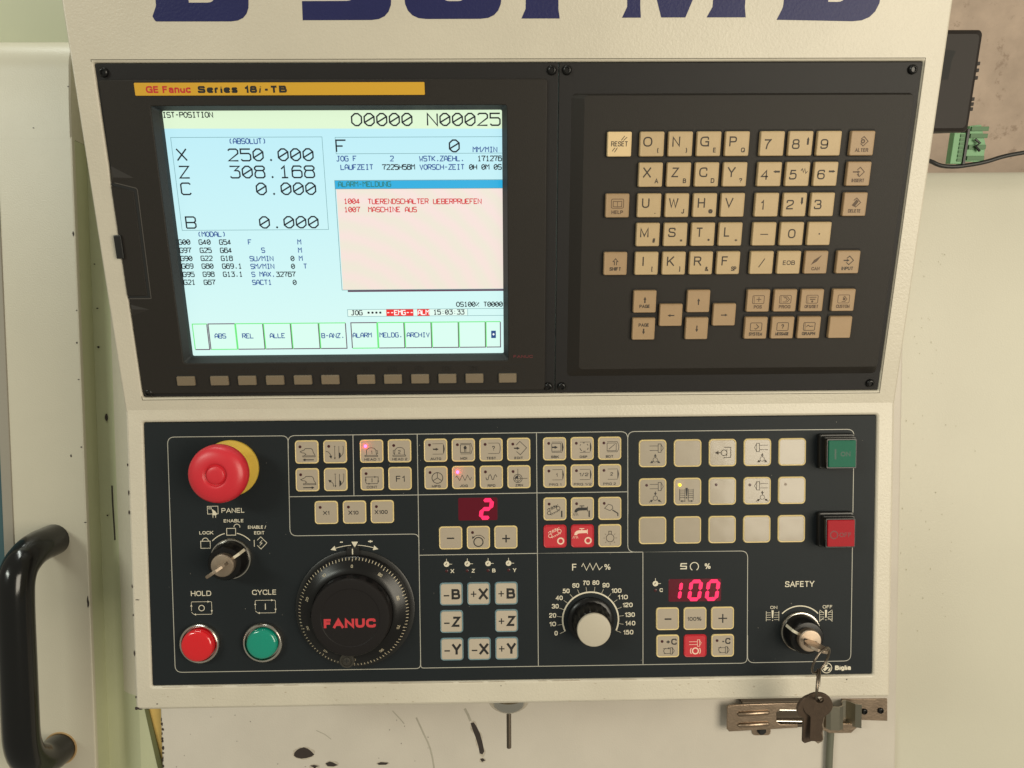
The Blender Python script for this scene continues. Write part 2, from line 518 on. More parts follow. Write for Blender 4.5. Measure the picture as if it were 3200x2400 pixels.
def _sans():
    T = {'A': (8, '0,0 4,10 8,0|1.25,3.2 6.75,3.2'), 'B': (7, '0,0 0,10|r2.6:0,10 6.3,10 6.3,5.3 0,5.3|r2.8:0,5.3 7,5.3 7,0 0,0'),
         'C': (7.5, 'r5:7.3,6.8 7.2,10 0,10 0,0 7.3,0 7.5,3.3'), 'D': (7.3, '0,0 0,10|r4.4:0,10 7.3,10 7.3,0 0,0'), 'E': (6, '6,0 0,0 0,10 6,10|0,5.2 5.6,5.2'),
         'F': (5.8, '0,0 0,10 5.8,10|0,5.2 5.2,5.2'), 'G': (7.7, 'r5:7.4,7 7.3,10 0,10 0,0 7.7,0 7.7,4.6|7.7,0 7.7,4.7 4.4,4.7'), 'H': (7, '0,0 0,10|7,0 7,10|0,5.2 7,5.2'),
         'I': (0, '0,0 0,10'), 'J': (5, 'r3:5,10 5,0 0,0 0,3'), 'K': (7, '0,0 0,10|6.8,10 0,3.4|2.4,5.8 7.2,0'), 'L': (5.6, '0,10 0,0 5.6,0'), 'M': (8.2, '0,0 0,10 4.1,0.6 8.2,10 8.2,0'),
         'N': (7, '0,0 0,10 7,0 7,10'), 'O': (8, 'c5:0,0 8,0 8,10 0,10'), 'P': (6.6, '0,0 0,10|r2.9:0,10 6.6,10 6.6,4.6 0,4.6'), 'Q': (8, 'c5:0,0 8,0 8,10 0,10|4.8,3 8.2,-.4'),
         'R': (7, '0,0 0,10|r2.8:0,10 6.8,10 6.8,4.9 0,4.9|3.9,4.9 7,0'), 'S': (6.8, 'r2.9:6.5,7.3 6.5,10 .3,10 .3,5.5 6.8,4.6 6.8,0 0,0 0,2.7'), 'T': (7, '0,10 7,10|3.5,10 3.5,0'),
         'U': (7, 'r3.6:0,10 0,0 7,0 7,10'), 'V': (7.4, '0,10 3.7,0 7.4,10'), 'W': (10.6, '0,10 2.6,0 5.3,9.6 8,0 10.6,10'), 'X': (7, '0,0 7,10|0,10 7,0'), 'Y': (7.2, '0,10 3.6,4.4 7.2,10|3.6,4.4 3.6,0'),
         'Z': (7, '.2,10 6.8,10 0,0 7,0'), '0': (6, 'c3.4:0,0 6,0 6,10 0,10'), '1': (2.9, '0,7.5 1.8,8.2 2.9,10 2.9,0'), '2': (6.2, 'r2.8:.1,7 .1,10 6.1,10 6.1,5.8 .3,2.3 0,0|0,0 6.2,0'),
         '3': (6.2, 'r2.5:.2,7.5 .2,10 5.8,10 5.8,5.3 2.2,5.3|r2.5:2.2,5.3 6.2,5.3 6.2,0 0,0 0,2.6'), '4': (6.5, '4.7,0 4.7,10 0,3 6.5,3'), '5': (6.2, '5.8,10 1.2,10 .5,5|r2.8:.5,5 1.6,6.5 6.2,6.5 6.2,0 0,0 0,2.5'),
         '6': (6.1, 'r2.9:5.9,7.6 5.9,10 0,10 0,0 6.1,0 6.1,6.1 .3,6.1 0,3.4'), '7': (6.2, '0,10 6.2,10|r4:6.2,10 3,5.5 2.3,0'), '8': (6.2, 'c2.4:.4,5.3 5.8,5.3 5.8,10 .4,10|c2.6:0,0 6.2,0 6.2,5.3 0,5.3'),
         '9': (6.1, 'r2.9:.2,2.4 .2,0 6.1,0 6.1,10 0,10 0,3.9 5.8,3.9 6.1,6.6'), 'a': (5, 'r2.2:.3,5.2 .3,7.2 4.7,7.2 4.9,0|c1.7:4.8,4.2 0,4.2 0,0 4.8,0'), 'c': (5, 'r2.7:5,5.2 5,7.2 0,7.2 0,0 5,0 5,2'),
         'e': (5.2, '0,3.7 5.2,3.7|r2.6:5.2,3.7 5.2,7.2 0,7.2 0,0 5,0 5.2,1.9'), 'g': (5, 'c2.4:0,.4 5,.4 5,7.2 0,7.2|r2.2:5,7.2 5,-2.6 .2,-2.6'), 'i': (0, '0,0 0,7.2|0,9 0,10.2'), 'l': (0, '0,0 0,10'),
         'n': (5, '0,0 0,7.2|r2.6:0,4.6 0,7.2 5,7.2 5,0'), 'r': (2.8, '0,0 0,7.2|r2.4:0,4.4 .2,7 2.8,7'), 's': (4.8, 'r2:4.6,5.5 4.6,7.2 .2,7.2 .2,4 4.8,3.3 4.8,0 0,0 0,1.8'), 'u': (5, 'r2.4:0,7.2 0,0 5,0 5,7.2|5,0 5,2'),
         '%': (9.6, 'c1.4:0,5.6 3,5.6 3,10 0,10|c1.4:6.6,0 9.6,0 9.6,4.4 6.6,4.4|7.4,10 2.2,0'), '/': (3.6, '0,0 3.6,10'), '?': (5.6, 'r2.6:0,7.2 0,10 5.6,10 5.6,6.2 2.8,4.4 2.8,2.6|2.8,1 2.8,-.2'),
         '+': (6, '0,4.6 6,4.6|3,1.6 3,7.6'), '-': (3.4, '0,4 3.4,4'), '=': (6, '0,3.4 6,3.4|0,6.2 6,6.2'), '(': (1.8, 'r3:1.8,11 0,8 0,1 1.8,-2'), ')': (1.8, 'r3:0,11 1.8,8 1.8,1 0,-2'),
         '[': (2, '2,11 0,11 0,-1 2,-1'), ']': (2, '0,11 2,11 2,-1 0,-1'), ',': (.6, '.5,1.2 0,-1.4'), '.': (0, '0,-.2 0,1'), '*': (5, '2.5,3 2.5,9|0,4.5 5,7.5|0,7.5 5,4.5'), '#': (7, '2,0 3,10|5,0 6,10|0,3.4 7,3.4|.6,6.8 7.6,6.8'),
         '&': (7.4, 'r2.2:7.4,0 1.4,7 1.6,10 5,10 5,7 0,4 0,0 5,0 7.2,4'), '@': (8, 'c4:0,0 8,0 8,9 0,9|c2:2.2,2.6 5.4,2.6 5.4,6.4 2.2,6.4|5.6,6.6 5.6,3 7.2,3')}
    out = {}
    for ch, (wd_, ps) in T.items():
        L_ = []
        for p in ps.split('|'):
            closed, r_ = False, 0
            if ':' in p:
                hd, p = p.split(':')
                closed, r_ = hd[0] == 'c', float(hd[1:])
            L_.append((closed, r_, [tuple(map(float, q.split(','))) for q in p.split()]))
        out[ch] = (wd_, L_)
    return out


SANS = _sans()


def plate(outer, holes, h0, h1, bevel=0.0):
    """flat sheet with holes and thickness as (verts, faces) in mm"""
    cu = bpy.data.curves.new('sheet', 'CURVE')
    cu.dimensions = '2D'
    cu.fill_mode = 'BOTH'

    def area2(p):
        return sum(p[i][0] * p[(i + 1) % len(p)][1] - p[(i + 1) % len(p)][0] * p[i][1] for i in range(len(p)))
    for k, lp in enumerate([outer] + list(holes)):
        lp = [tuple(p[:2]) for i_, p in enumerate(lp) if (Vector(p[:2]) - Vector(lp[i_ - 1][:2])).length > 1e-4]
        if (area2(lp) > 0) != (k == 0):
            lp.reverse()
        sp = cu.splines.new('POLY')
        sp.points.add(len(lp) - 1)
        for i, p in enumerate(lp):
            sp.points[i].co = (p[0], p[1], 0, 1)
        sp.use_cyclic_u = True
    cu.extrude = (h1 - h0) / 2 - bevel
    cu.bevel_depth = bevel
    cu.bevel_resolution = 2 if bevel else 0
    cu.offset = -bevel
    o = bpy.data.objects.new('sheet', cu)
    COL.objects.link(o)
    dg = bpy.context.evaluated_depsgraph_get()
    dg.update()
    ev = o.evaluated_get(dg)
    me = ev.to_mesh()
    vs = [(v.co.x, v.co.y, v.co.z + (h0 + h1) / 2) for v in me.vertices]
    fs = [tuple(p.vertices) for p in me.polygons]
    ev.to_mesh_clear()
    bpy.data.objects.remove(o)
    bpy.data.curves.remove(cu)
    return vs, fs


def rect(x0, y0, x1, y1, r=0.0, n=4):
    if r <= 0:
        return [(x0, y0), (x1, y0), (x1, y1), (x0, y1)]
    return [(p[0], p[1]) for p in rrect((x0 + x1) / 2, (y0 + y1) / 2, x1 - x0, y1 - y0, r, 0, n)]


def weld(me, d=1e-6):
    b = bmesh.new()
    b.from_mesh(me)
    bmesh.ops.remove_doubles(b, verts=b.verts, dist=d)
    b.to_mesh(me)
    b.free()

# line letters of the screen, on a 6 x 8 grid
STK = {'0': '20 40 62 66 48 28 06 02 20|02 66', 'O': '20 40 62 66 48 28 06 02 20', '1': '16 38 30|10 50', '2': '07 18 58 67 65 00 60',
       '3': '08 68 35 55 64 61 50 10 01', '4': '48 02 62|48 40', '5': '68 08 05 55 64 61 50 10 01', '6': '67 58 18 06 01 10 50 61 64 55 15 04',
       '7': '07 08 68 34 30', '8': '15 06 07 18 58 67 66 55 15 03 01 10 50 61 63 55', '9': '10 40 62 67 58 18 07 05 14 54 65',
       'A': '00 05 28 48 65 60|03 63', 'B': '00 08 58 67 65 54 04|54 63 61 50 00', 'C': '67 58 18 07 01 10 50 61', 'D': '00 08 48 66 62 40 00',
       'E': '68 08 00 60|04 44', 'F': '68 08 00|04 44', 'G': '67 58 18 07 01 10 50 61 64 34', 'H': '00 08|60 68|04 64', 'I': '18 58|38 30|10 50',
       'J': '28 68|48 41 30 10 01', 'K': '00 08|68 14 60|04 14', 'L': '08 00 60', 'M': '00 08 35 68 60', 'N': '00 08 60 68', 'P': '00 08 58 67 65 54 04',
       'R': '00 08 58 67 65 54 04|34 60', 'S': '67 58 18 07 05 14 54 63 61 50 10 01', 'T': '08 68|38 30', 'U': '08 01 10 50 61 68', 'V': '08 30 68',
       'W': '08 10 34 50 68', 'X': '00 68|08 60', 'Y': '08 34 68|34 30', 'Z': '08 68 00 60', '-': '14 54', '/': '00 68', '(': '48 26 22 40',
       ')': '28 46 42 20', '*': '32 36|15 53|13 55', '%': '01 67|17 18|50 51', ':': '31 32|35 36', '.': '', '=': '15 55|13 53', '+': '32 36|14 54'}


def scr_text(mb, s, x, yb, pitch, gw, cap, wd, h=0.03):
    for i, ch in enumerate(s):
        if ch == ' ':
            continue
        ox = x + i * pitch
        kx, ky = gw / 6, cap / 8
        if ch in '.':
            mb.poly([(ox + 3 * kx - wd * .9, yb + wd * .4), (ox + 3 * kx, yb - wd * .5), (ox + 3 * kx + wd * .9, yb + wd * .4), (ox + 3 * kx, yb + wd * 1.3)], h)
            continue
        for seg in STK[ch].split('|'):
            pts = [(ox + int(a[0]) * kx, yb + int(a[1]) * ky) for a in seg.split()]
            mb.stroke(pts, wd, False, h)


# ================================================================== SETTING
o = MB().box(-1500, 2600, -1200, 1600, -30, 0).build('wall', WALL, None, Matrix.Translation((0, 0.62, 0)) @ UF)
tag(o, 'brownish stained workshop wall behind the machine', kind='structure')

# ---- machine door on the left
door = empty('machine_door', MF, (-300, 250, 0), 'cream painted sliding machine door at the left with a black pull handle', 'machine door')
T0 = (300, -250, 0)


def dm(mb, name, mats, **k):
    return mb.build(name, mats, door, None, T0, **k)


# sheet with a rounded top and right edge; the window opening is cut out
prof = [(0, 0), (0, 597)] + [(0 + -26 * (1 - cos(a)), 597 + 26 * sin(a)) for a in [pi / 2 * i / 8 for i in range(1, 9)]] + [(-60, 623)]
mb = MB()
vs, fs = plate([(-620, -330), (-138, -330), (-138, 540), (-620, 540)], [rect(-420, 62, -209, 520, 14)], -6, 0, 1.6)
mb.add(vs, fs)
top = [(0.05, 538.4), (0.05, 560), (-.2, 575), (-1.5, 590)]
for a in [pi / 2 * i / 12 for i in range(13)]:
    top.append((-26 + 24 * cos(a), 600 + 33 * sin(a)))
top.append((-90, 633))
loops = []
for h_, v_ in top:
    loops.append([(-620, v_, h_), (-139.6, v_, h_), (-138.4, v_, h_ - 1.4)])
vv = [p for l in loops for p in l]
mb.add(vv, [(3 * i + q_, 3 * i + 1 + q_, 3 * i + 4 + q_, 3 * i + 3 + q_) for i in range(len(loops) - 1) for q_ in (0, 1)])
mb.add([(-138.5, v_, h_ - 1.4) for h_, v_ in top] + [(-138.5, 538, -90)], [tuple(range(len(top) + 1))])
dm(mb, 'door_sheet', DOORP, smooth=30)
dm(MB().add([(-138.5, -330, -1.7), (-138.5, 538, -1.7), (-138.5, 538, -34), (-138.5, -330, -34)], [(0, 1, 2, 3)]), 'door_edge', SHADEG)  # shaded side of the door, coloured greener than its face
g = dm(MB().box(-425, -204, 57, 525, -9, -7), 'window', GLASSD)
vs, fs = plate(rect(-424, 58, -205.5, 524, 16), [rect(-414, 68, -215, 514, 12)], -6.6, 1.2, 0.8)
b_ = MB()
b_.add(vs, fs)
fr = b_.build('window_seal', RUBBER, g)

# handle
hp = [(-172, 170, 0), (-172, 170, 22)]
hy = [(-169, 168, -1), (-169, 168, 26), (-169, 165, 40), (-170, 157, 52), (-170.5, 144, 57), (-170.8, 128, 57.5)] + [(-171, 128 - 14 * i, 57.5) for i in range(1, 9)]
hy += [(-171, 4, 57), (-171, -10, 53), (-171, -22, 42), (-171, -31, 27), (-171, -33, -1)]
hd = dm(MB().tube(rpath([Vector(p) for p in hy], 8, 3), 14.6, 24), 'door_handle', mat('handle_black', (0.004, 0.004, 0.004), 0.16, bump=0.05, bscale=200), smooth=60)
lug = MB()
lug.lathe(-171, -33, [(15.9, 0), (15.9, .5), (15.2, .7)], 32)
lug.build('mount_ring', mat('rust_ring', (0.42, 0.27, 0.12), 0.6), hd)

# small marks on the door and column
mk = MB()


def blob(mb_, cx, cy, rx, ry, h=0.1, n=11, jit=0.3):
    mb_.poly([(cx + rx * cos(2 * pi * i / n) * random.uniform(1 - jit, 1 + jit), cy + ry * sin(2 * pi * i / n) * random.uniform(1 - jit, 1 + jit)) for i in range(n)], h)


for (x_, y_, rx, ry) in ((-139.2, 184, 1.5, .45), (-139.6, 108, 1.0, 5.5), (-139.5, 585, .7, .7), (-140, 452, .8, 2.2), (-140.4, 352, .8, 1.0), (-140.2, 318, .9, .6), (-140, 255, 1, .8), (-150, 247, .8, 1.2), (-172, 548, .8, .5), (-139.6, 382, .6, .6)):
    blob(mk, x_, y_, rx, ry)
tag(dm(mk, 'edge_wear', CHIP), kind='stuff')

# ---- column between the door and the cover
colm = empty('machine_column', MF, (-110, 0, -34), 'cream column strip, its shade painted in green, between the door and the console', 'machine frame')
TC = (110, 0, 34)
mb = MB()
pr = [(-150, -26), (-129, -26), (-124, -25), (-120, -22.5), (-116, -19), (-112, -16), (-106, -12.5), (-100, -10), (-93, -8.5), (-78, -8)]
vv, ff = [], []
edges = [(-330, {}), (640, {})]
for x_, h_ in pr:
    # the right end of the strip is cut at a slant below the console
    vv += [(x_, 12, h_), (x_, 640, h_)]
for i in range(len(pr) - 1):
    ff.append((2 * i, 2 * i + 2, 2 * i + 3, 2 * i + 1))
mb.add(vv, ff[:3])
m2_ = MB()
m2_.add(vv, ff[3:])
m2_.build('column_edge', DOORP, colm, None, TC, smooth=50)  # lit bend keeps the cream, the shaded flat is coloured green
low = [(x_, h_) for x_, h_ in pr if x_ <= -100]
mb.add([(x_, y_, h_) for x_, h_ in low for y_ in (-330, 12)], [(2 * i, 2 * i + 2, 2 * i + 3, 2 * i + 1) for i in range(len(low) - 1)])
mb.add([(-100, 12, -10), (-94.5, 12, -9.2), (-81, -54, -9.2), (-60, -150, -9.2), (-60, -330, -9.2), (-100, -330, -10)], [(0, 5, 4, 3, 2, 1)])
mb.build('column_sheet', SHADEG, colm, None, TC, smooth=50)
mk = MB()
mk.stroke([(-125.7, 214), (-125.6, 196), (-125.0, 175), (-124.7, 160.5)], 1.5, h=-24.95)
mb_m = mk
for (x_, y_, rx, ry) in ((-131, 184.8, .9, .9), (-128.6, 280, 1.7, 3.2), (-134.5, 427, .8, .6), (-133.5, 385, 1, .7), (-133.8, 348, 1.2, 1.1)):
    blob(mb_m, x_, y_, rx, ry, h=-24.95)
tag(mb_m.build('paint_mark', CHIP, colm, None, TC), kind='stuff')

post = MB().box(-96, -76.4, -330, 14, -16, -11, 0.4).build('steel_post', YELLP, None, MF)
tag(post, 'narrow yellow painted post showing in the gap left of the lower cover', 'post')
gd = MB()
gd.add([(-96.5, 12, -8.6), (-93.4, 12, -8.6), (-79.8, -54, -8.6), (-60, -150, -8.6), (-64, -150, -8.6), (-84.5, -54, -8.6), (-96.5, 12, -11), (-93.4, 12, -11), (-79.8, -54, -11), (-60, -150, -11), (-64, -150, -11), (-84.5, -54, -11)],
       [(0, 5, 2, 1), (5, 4, 3, 2), (1, 2, 8, 7), (2, 3, 9, 8)])
o = gd.build('shade_strip', mat('shade_olive', (0.12, 0.12, 0.045), 0.5, var=0.3, vscale=50), None, MF)  # olive strip stands in for the shadow along the slanted edge
tag(o, 'slanting dark olive strip of painted shade beside the yellow post', 'bracket')

# ---- lower cover beneath the console, reaching up behind it
cover = empty('machine_cover', MF, (280, 0, 0), 'large cream sheet cover below the console with scratches and chipped paint', 'machine cover')
TV = (-280, 0, 0)
mb = MB()
vs, fs = plate([(-75.6, -330), (632, -330), (632, 506), (-75.6, 506)], [], -14, 0, 2.2)
mb.add(vs, fs)
mb.build('cover_sheet', COVERP, cover, None, TV, smooth=40)
MB().poly([(50, -44.3), (50.6, -41.5), (53.2, -38.8), (56, -37.2), (59.8, -36.3), (63.4, -37.6), (66.4, -40), (69.6, -43.6), (67, -45.6), (62, -47), (57, -47.5), (52.5, -46.4)], 0.1).build('paint_chip', CHIP, cover, None, TV)
MB().poly([(80, -52.6), (84, -50.8), (87, -51.6), (91.8, -54.4), (88, -55.8), (82, -55.4)], 0.1).build('paint_chip', CHIP, cover, None, TV)
MB().poly([(65, -54.6), (69, -53.8), (73.8, -55), (71, -56), (70, -58), (68, -56)], 0.1).build('paint_chip', CHIP, cover, None, TV)
MB().poly([(129.4, -53.6), (133, -52.2), (140.4, -53), (138, -55), (131, -55)], 0.1).build('paint_chip', CHIP, cover, None, TV)
MB().poly([(219.5, -15.5), (222.5, -14.6), (225.4, -19), (228.5, -26), (230.6, -34), (232.4, -43.5), (230.6, -46.5), (228.0, -45.5), (226.6, -38), (224, -29), (221, -21)], 0.1).build('paint_chip', CHIP, cover, None, TV)
MB().poly([(228.2, -51), (231, -50.2), (233.4, -52.5), (230, -54)], 0.1).build('paint_chip', CHIP, cover, None, TV)
ch = MB()
for i in range(26):
    blob(ch, -74.8 + random.uniform(0, 1.2), -6 - i * 4.6 + random.uniform(-1.5, 1.5), random.uniform(.5, 1.5), random.uniform(.5, 2.2))
for i in range(26):
    blob(ch, random.uniform(-66, 250), random.uniform(-90, -2), random.uniform(.2, .5), random.uniform(.2, .5))
tag(ch.build('edge_wear', CHIP, cover, None, TV), kind='stuff')
sm = MB()
sm.stroke([(167.5, -9), (171, -17), (174.5, -25.4), (178, -33), (180.4, -39.6), (182.5, -49), (184, -60)], 1.6, h=0.05)
sm.stroke([(214, -1), (217, -7), (219.5, -13.5)], 2.4, h=0.05)
sm.stroke([(145, -2), (152, -10), (156, -15)], 1.0, h=0.05)
sm.stroke([(72, -20), (80, -24), (86, -29)], 0.8, h=0.05)
tag(sm.build('scuff_mark', SMUDGE, cover, None, TV), kind='stuff')

rim = MB()
for cx_, cy_, rx_, ry_ in ((59.5, -42.2, 10.6, 6.3), (86, -53.2, 6.8, 3.2), (69.4, -55.6, 5.2, 2.6), (134.8, -53.6, 6.4, 1.9), (222.4, -19, 3.2, 6.2), (227.4, -32, 3.6, 8.2), (230.4, -44, 3.0, 5.0), (230.6, -52.2, 3.2, 2.6)):
    blob(rim, cx_, cy_, rx_, ry_, h=0.03, n=23, jit=.09)
tag(rim.build('primer_rim', mat('primer_grey', (0.50, 0.44, 0.36), 0.7, var=.5, vscale=400), cover, None, TV), kind='stuff')

# ---- cabinet panel on the right
cab = empty('machine_cabinet', MF, (700, 100, -9), 'wide plain cream cabinet panel right of the console', 'machine cabinet')
TB = (-700, -100, 9)
mb = MB()
pr = [(-8, -330), (-8, 488)] + [(-8 - 12 * (1 - cos(a)), 488 + 20 * sin(a)) for a in [pi / 2 * i / 8 for i in range(1, 9)]] + [(-110, 508)]
vv = []
for h_, v_ in pr:
    vv += [(626, v_, h_), (1250, v_, h_)]
mb.add(vv, [(2 * i, 2 * i + 1, 2 * i + 3, 2 * i + 2) for i in range(len(pr) - 1)])
mb.build('cabinet_sheet', CABP, cab, None, TB, smooth=50)
mk = MB()
for i in range(60):
    blob(mk, random.gauss(660, 20), random.uniform(60, 430), random.uniform(.15, .5), random.uniform(.2, .9), h=-7.9)
tag(mk.build('dirt_fleck', mat('fleck', (0.40, 0.37, 0.25), 0.6), cab, None, TB), kind='stuff')

o = MB().box(-900, 120, 180, 800, 0, 20).build('upper_housing', HALLG, None, Matrix.Translation((0, 0.34, 0)) @ UF)
tag(o, 'pale green upper machine housing seen above the door top', 'machine housing')

# ================================================================== CONSOLE HOUSING
con = empty('console_housing', Matrix.Identity(4), (260, 0, 0), 'cream sheet metal control console housing with large blue letters on top', 'console')


CM = Matrix.Translation(Vector((260, 0, 0)) * S)


def cadd(mb_, name, mats, frame, **k):
    return attach(mb_.build(name, mats, None, frame, **k), con, CM)


vs, fs = plate(rect(-13.4, -16.5, 533.0, 335, 0), [rect(0.3, -0.1, 519.7, 217.7, 1.2)], -9, 1.0, 1.5)
mb = MB()
mb.add(vs, fs)
cadd(mb, 'upper_face', CREAM, UF, smooth=40)
mb = MB()
mb.stroke([(-0.8, 218.2), (-0.8, 219.5), (520.6, 219.5), (520.8, -1.7), (-0.2, -1.7), (-0.3, 1)], .45, h=1.0)
cadd(mb, 'gasket_line', mat('gasket_dark', (0.10, 0.085, 0.06), 0.7), UF)
vs, fs = plate(rect(-12.4, -17.4, 533.9, 206, 1.5), [rect(-0.4, -0.4, 521.1, 189.8, 1.0)], -9, 1.0, 1.8)
mb = MB()
mb.add(vs, fs)
cadd(mb, 'lower_face', CREAM, LF, smooth=40)
# casing behind the faces
hx0, hx1 = -12.6, 532.6
Y0 = 6.5
lowy = -46.74 - 17 * SF
lowz = -202.31 - 17 * CF
pp = [(Y0, 334), (Y0, -10), (lowy + 6.5, lowz + 1.2), (lowy + 70, lowz - 15), (90, -210), (110, -30), (110, 334)]
mb = MB()
mb.add([(hx0, a, b) for a, b in pp] + [(hx1, a, b) for a, b in pp], [tuple(range(7)), tuple(range(13, 6, -1))] + [(i, (i + 1) % 7, 7 + (i + 1) % 7, 7 + i) for i in (2, 3, 4, 5, 6)])
cadd(mb, 'casing', CREAM, Matrix.Identity(4))
# the arm carrying the console
mb = MB()
mb.add([(200, 80, 40), (330, 80, 40), (330, 80, -120), (200, 80, -120), (200, 200, 40), (330, 200, 40), (330, 150, -120), (200, 150, -120)],
       [(0, 1, 2, 3), (4, 7, 6, 5), (0, 4, 5, 1), (3, 2, 6, 7), (0, 3, 7, 4), (1, 5, 6, 2)])
cadd(mb, 'mounting_arm', CREAM, Matrix.Identity(4))


# blue model letters (their feet stand in view)
def let(outer, holes=()):
    mb_ = MB()
    vs_, fs_ = plate(outer, holes, 1.02, 1.14, 0)
    mb_.add(vs_, fs_)
    cadd(mb_, 'letter', LETTER, UF)


R_ = rpath
let(R_([(40.4, 244), (41.8, 241.1), (99.5, 241.1), (99.7, 268), (96, 272), (99.2, 276), (99, 303), (41, 303), (44, 300), (43.4, 250)], [0, 1, 12, 9, 4, 9, 12, 1, 1, 1], closed=True),
    [R_([(63.3, 251.6), (79.5, 251.6), (79, 266), (63.3, 266)], [0, 5, 5, 0], closed=True), R_([(63.3, 276), (78.5, 276), (78.5, 292), (63.3, 292)], [0, 5, 5, 0], closed=True)])
let(R_([(131.5, 241.7), (186.3, 241.8), (186.3, 279), (153, 279), (153, 291), (184, 291), (184, 303), (131.6, 303), (131.6, 267), (164, 267), (164, 252.5), (131.9, 252.4)], [0, 13, 12, 1, 0, 0, 0, 0, 0, 4, 5, 0], closed=True))
let(R_([(194.1, 242.3), (253.5, 242.4), (253.8, 303), (194, 303)], 13, closed=True), [R_([(217.6, 252.3), (231, 252.3), (231, 292), (217.6, 292)], 4, closed=True)])
let([(265.7, 242.5), (289.3, 242.5), (288.4, 248), (288.4, 303), (268.5, 303), (258, 292), (258, 286), (268.6, 286), (268.3, 248)])
let([(327.8, 242.9), (339.5, 242.9), (338.8, 250), (338.6, 285), (352.1, 243), (367.1, 243), (384, 285), (383.6, 249), (380.3, 243), (404.6, 243), (403.6, 249), (403.6, 303), (376, 303), (360, 268), (346, 303), (329, 303), (330.8, 249)])
let(R_([(424.0, 241.6), (487.5, 240.4), (488, 303), (426, 303), (427.5, 249)], [0, 16, 18, 0, 2], closed=True), [R_([(455, 251.7), (466, 251.6), (466, 292), (455, 292)], [0, 6, 6, 0], closed=True)])
# chipped lower left corner of the housing
mk = MB()
for (x_, y_, rx, ry) in ((-11.6, -16.2, 1.8, 1.1), (-12.0, -8, .5, .9), (-9, -16.9, 1.5, .4), (-4, -16.9, .9, .3), (3, -13.2, .8, .4), (-11.9, 24, .5, 2.0), (-11.8, 52, .4, .9), (-11.9, 73, .4, 1.4), (-12, 126, .6, 1.6), (-11.9, 140, .5, 2.2), (-12, 160, .5, 1.2), (502, -3.5, .6, .5), (250, -4, .4, .3), (-8.5, 63, 1.5, .35)):
    blob(mk, x_, y_, rx, ry, h=1.02)
tag(cadd(mk, 'edge_wear', CHIP, LF), kind='stuff')
mk = MB()
for i in range(46):
    blob(mk, random.uniform(-8, 530), random.uniform(-16.4, -2), random.uniform(.25, 1.0), random.uniform(.1, .35), h=1.02, n=7)
for i in range(30):
    x_ = random.uniform(5, 500)
    mk.stroke([(x_, -.9 + random.uniform(-.1, .1)), (x_ + random.uniform(4, 22), -.9)], random.uniform(.15, .4), h=1.02)
tag(cadd(mk, 'grime_speck', mat('grime', (0.40, 0.33, 0.24), 0.7), LF), kind='stuff')

# ================================================================== DISPLAY UNIT
disp = empty('display_unit', UF, (144.5, 0, 0), 'dark brown display unit with a lit blue and pink screen and a yellow name strip', 'display unit')
TD = (-144.5, 0, 0)


def dd(mb_, name, mats, **k):
    return mb_.build(name, mats, disp, None, TD, **k)


OP = (34.9, 27.5, 253.3, 190.0)
SL = (32.2, 24.8, 256.3, 192.3)
vs, fs = plate(rect(0.6, 0.3, 289.0, 217.4, 1), [rect(28, 20, 260, 196)], -3, 0, 0.4)
mb = MB()
mb.add(vs, fs)
dd(mb, 'mounting_flange', PLATE, smooth=40)
vs, fs = plate(R_([(1.2, 3.0), (282.0, 3.0), (282.0, 207.9), (2.2, 207.9)], [3, 3, 2.5, 2.5], closed=True), [rect(SL[0], SL[1], SL[2], SL[3], 1.5)], -2.6, 1.8, 0.7)
mb = MB()
mb.add(vs, fs)
dd(mb, 'bezel', BEZEL, smooth=40)
mb = MB()
mb.loft([rrect((SL[0] + SL[2]) / 2, (SL[1] + SL[3]) / 2, SL[2] - SL[0] + .6, SL[3] - SL[1] + .6, 1.7, 1.2), rrect((OP[0] + OP[2]) / 2, (OP[1] + OP[3]) / 2, OP[2] - OP[0], OP[3] - OP[1], 1.0, -4)], False, False)
mb.loft([rrect((OP[0] + OP[2]) / 2, (OP[1] + OP[3]) / 2, OP[2] - OP[0], OP[3] - OP[1], 1.0, -4), rrect((OP[0] + OP[2]) / 2, (OP[1] + OP[3]) / 2, OP[2] - OP[0], OP[3] - OP[1], 1.0, -10)], False, False, mi=1)
dd(mb, 'screen_surround', [mat('surround_plastic', (0.022, 0.023, 0.024), 0.5, grain=0.3), GROOVE])
scr = dd(MB().poly(rect(30, 24, 258, 195), -9.05), 'screen', S_BASE)
HS = -9.0
TG = []


def line(s_, x_, y_, m_, name='text_line', pitch=2.712, gw=2.1, cap=3.1, wd=.6, k=12):
    q_ = MB()
    q_.k = k
    scr_text(q_, s_, x_, y_, pitch, gw, cap, wd, -8.9)
    q_.build(name, m_, scr, flip=True)


def sd(mb_, name, m_):
    o_ = mb_.build(name, m_, scr, flip=True)
    return o_


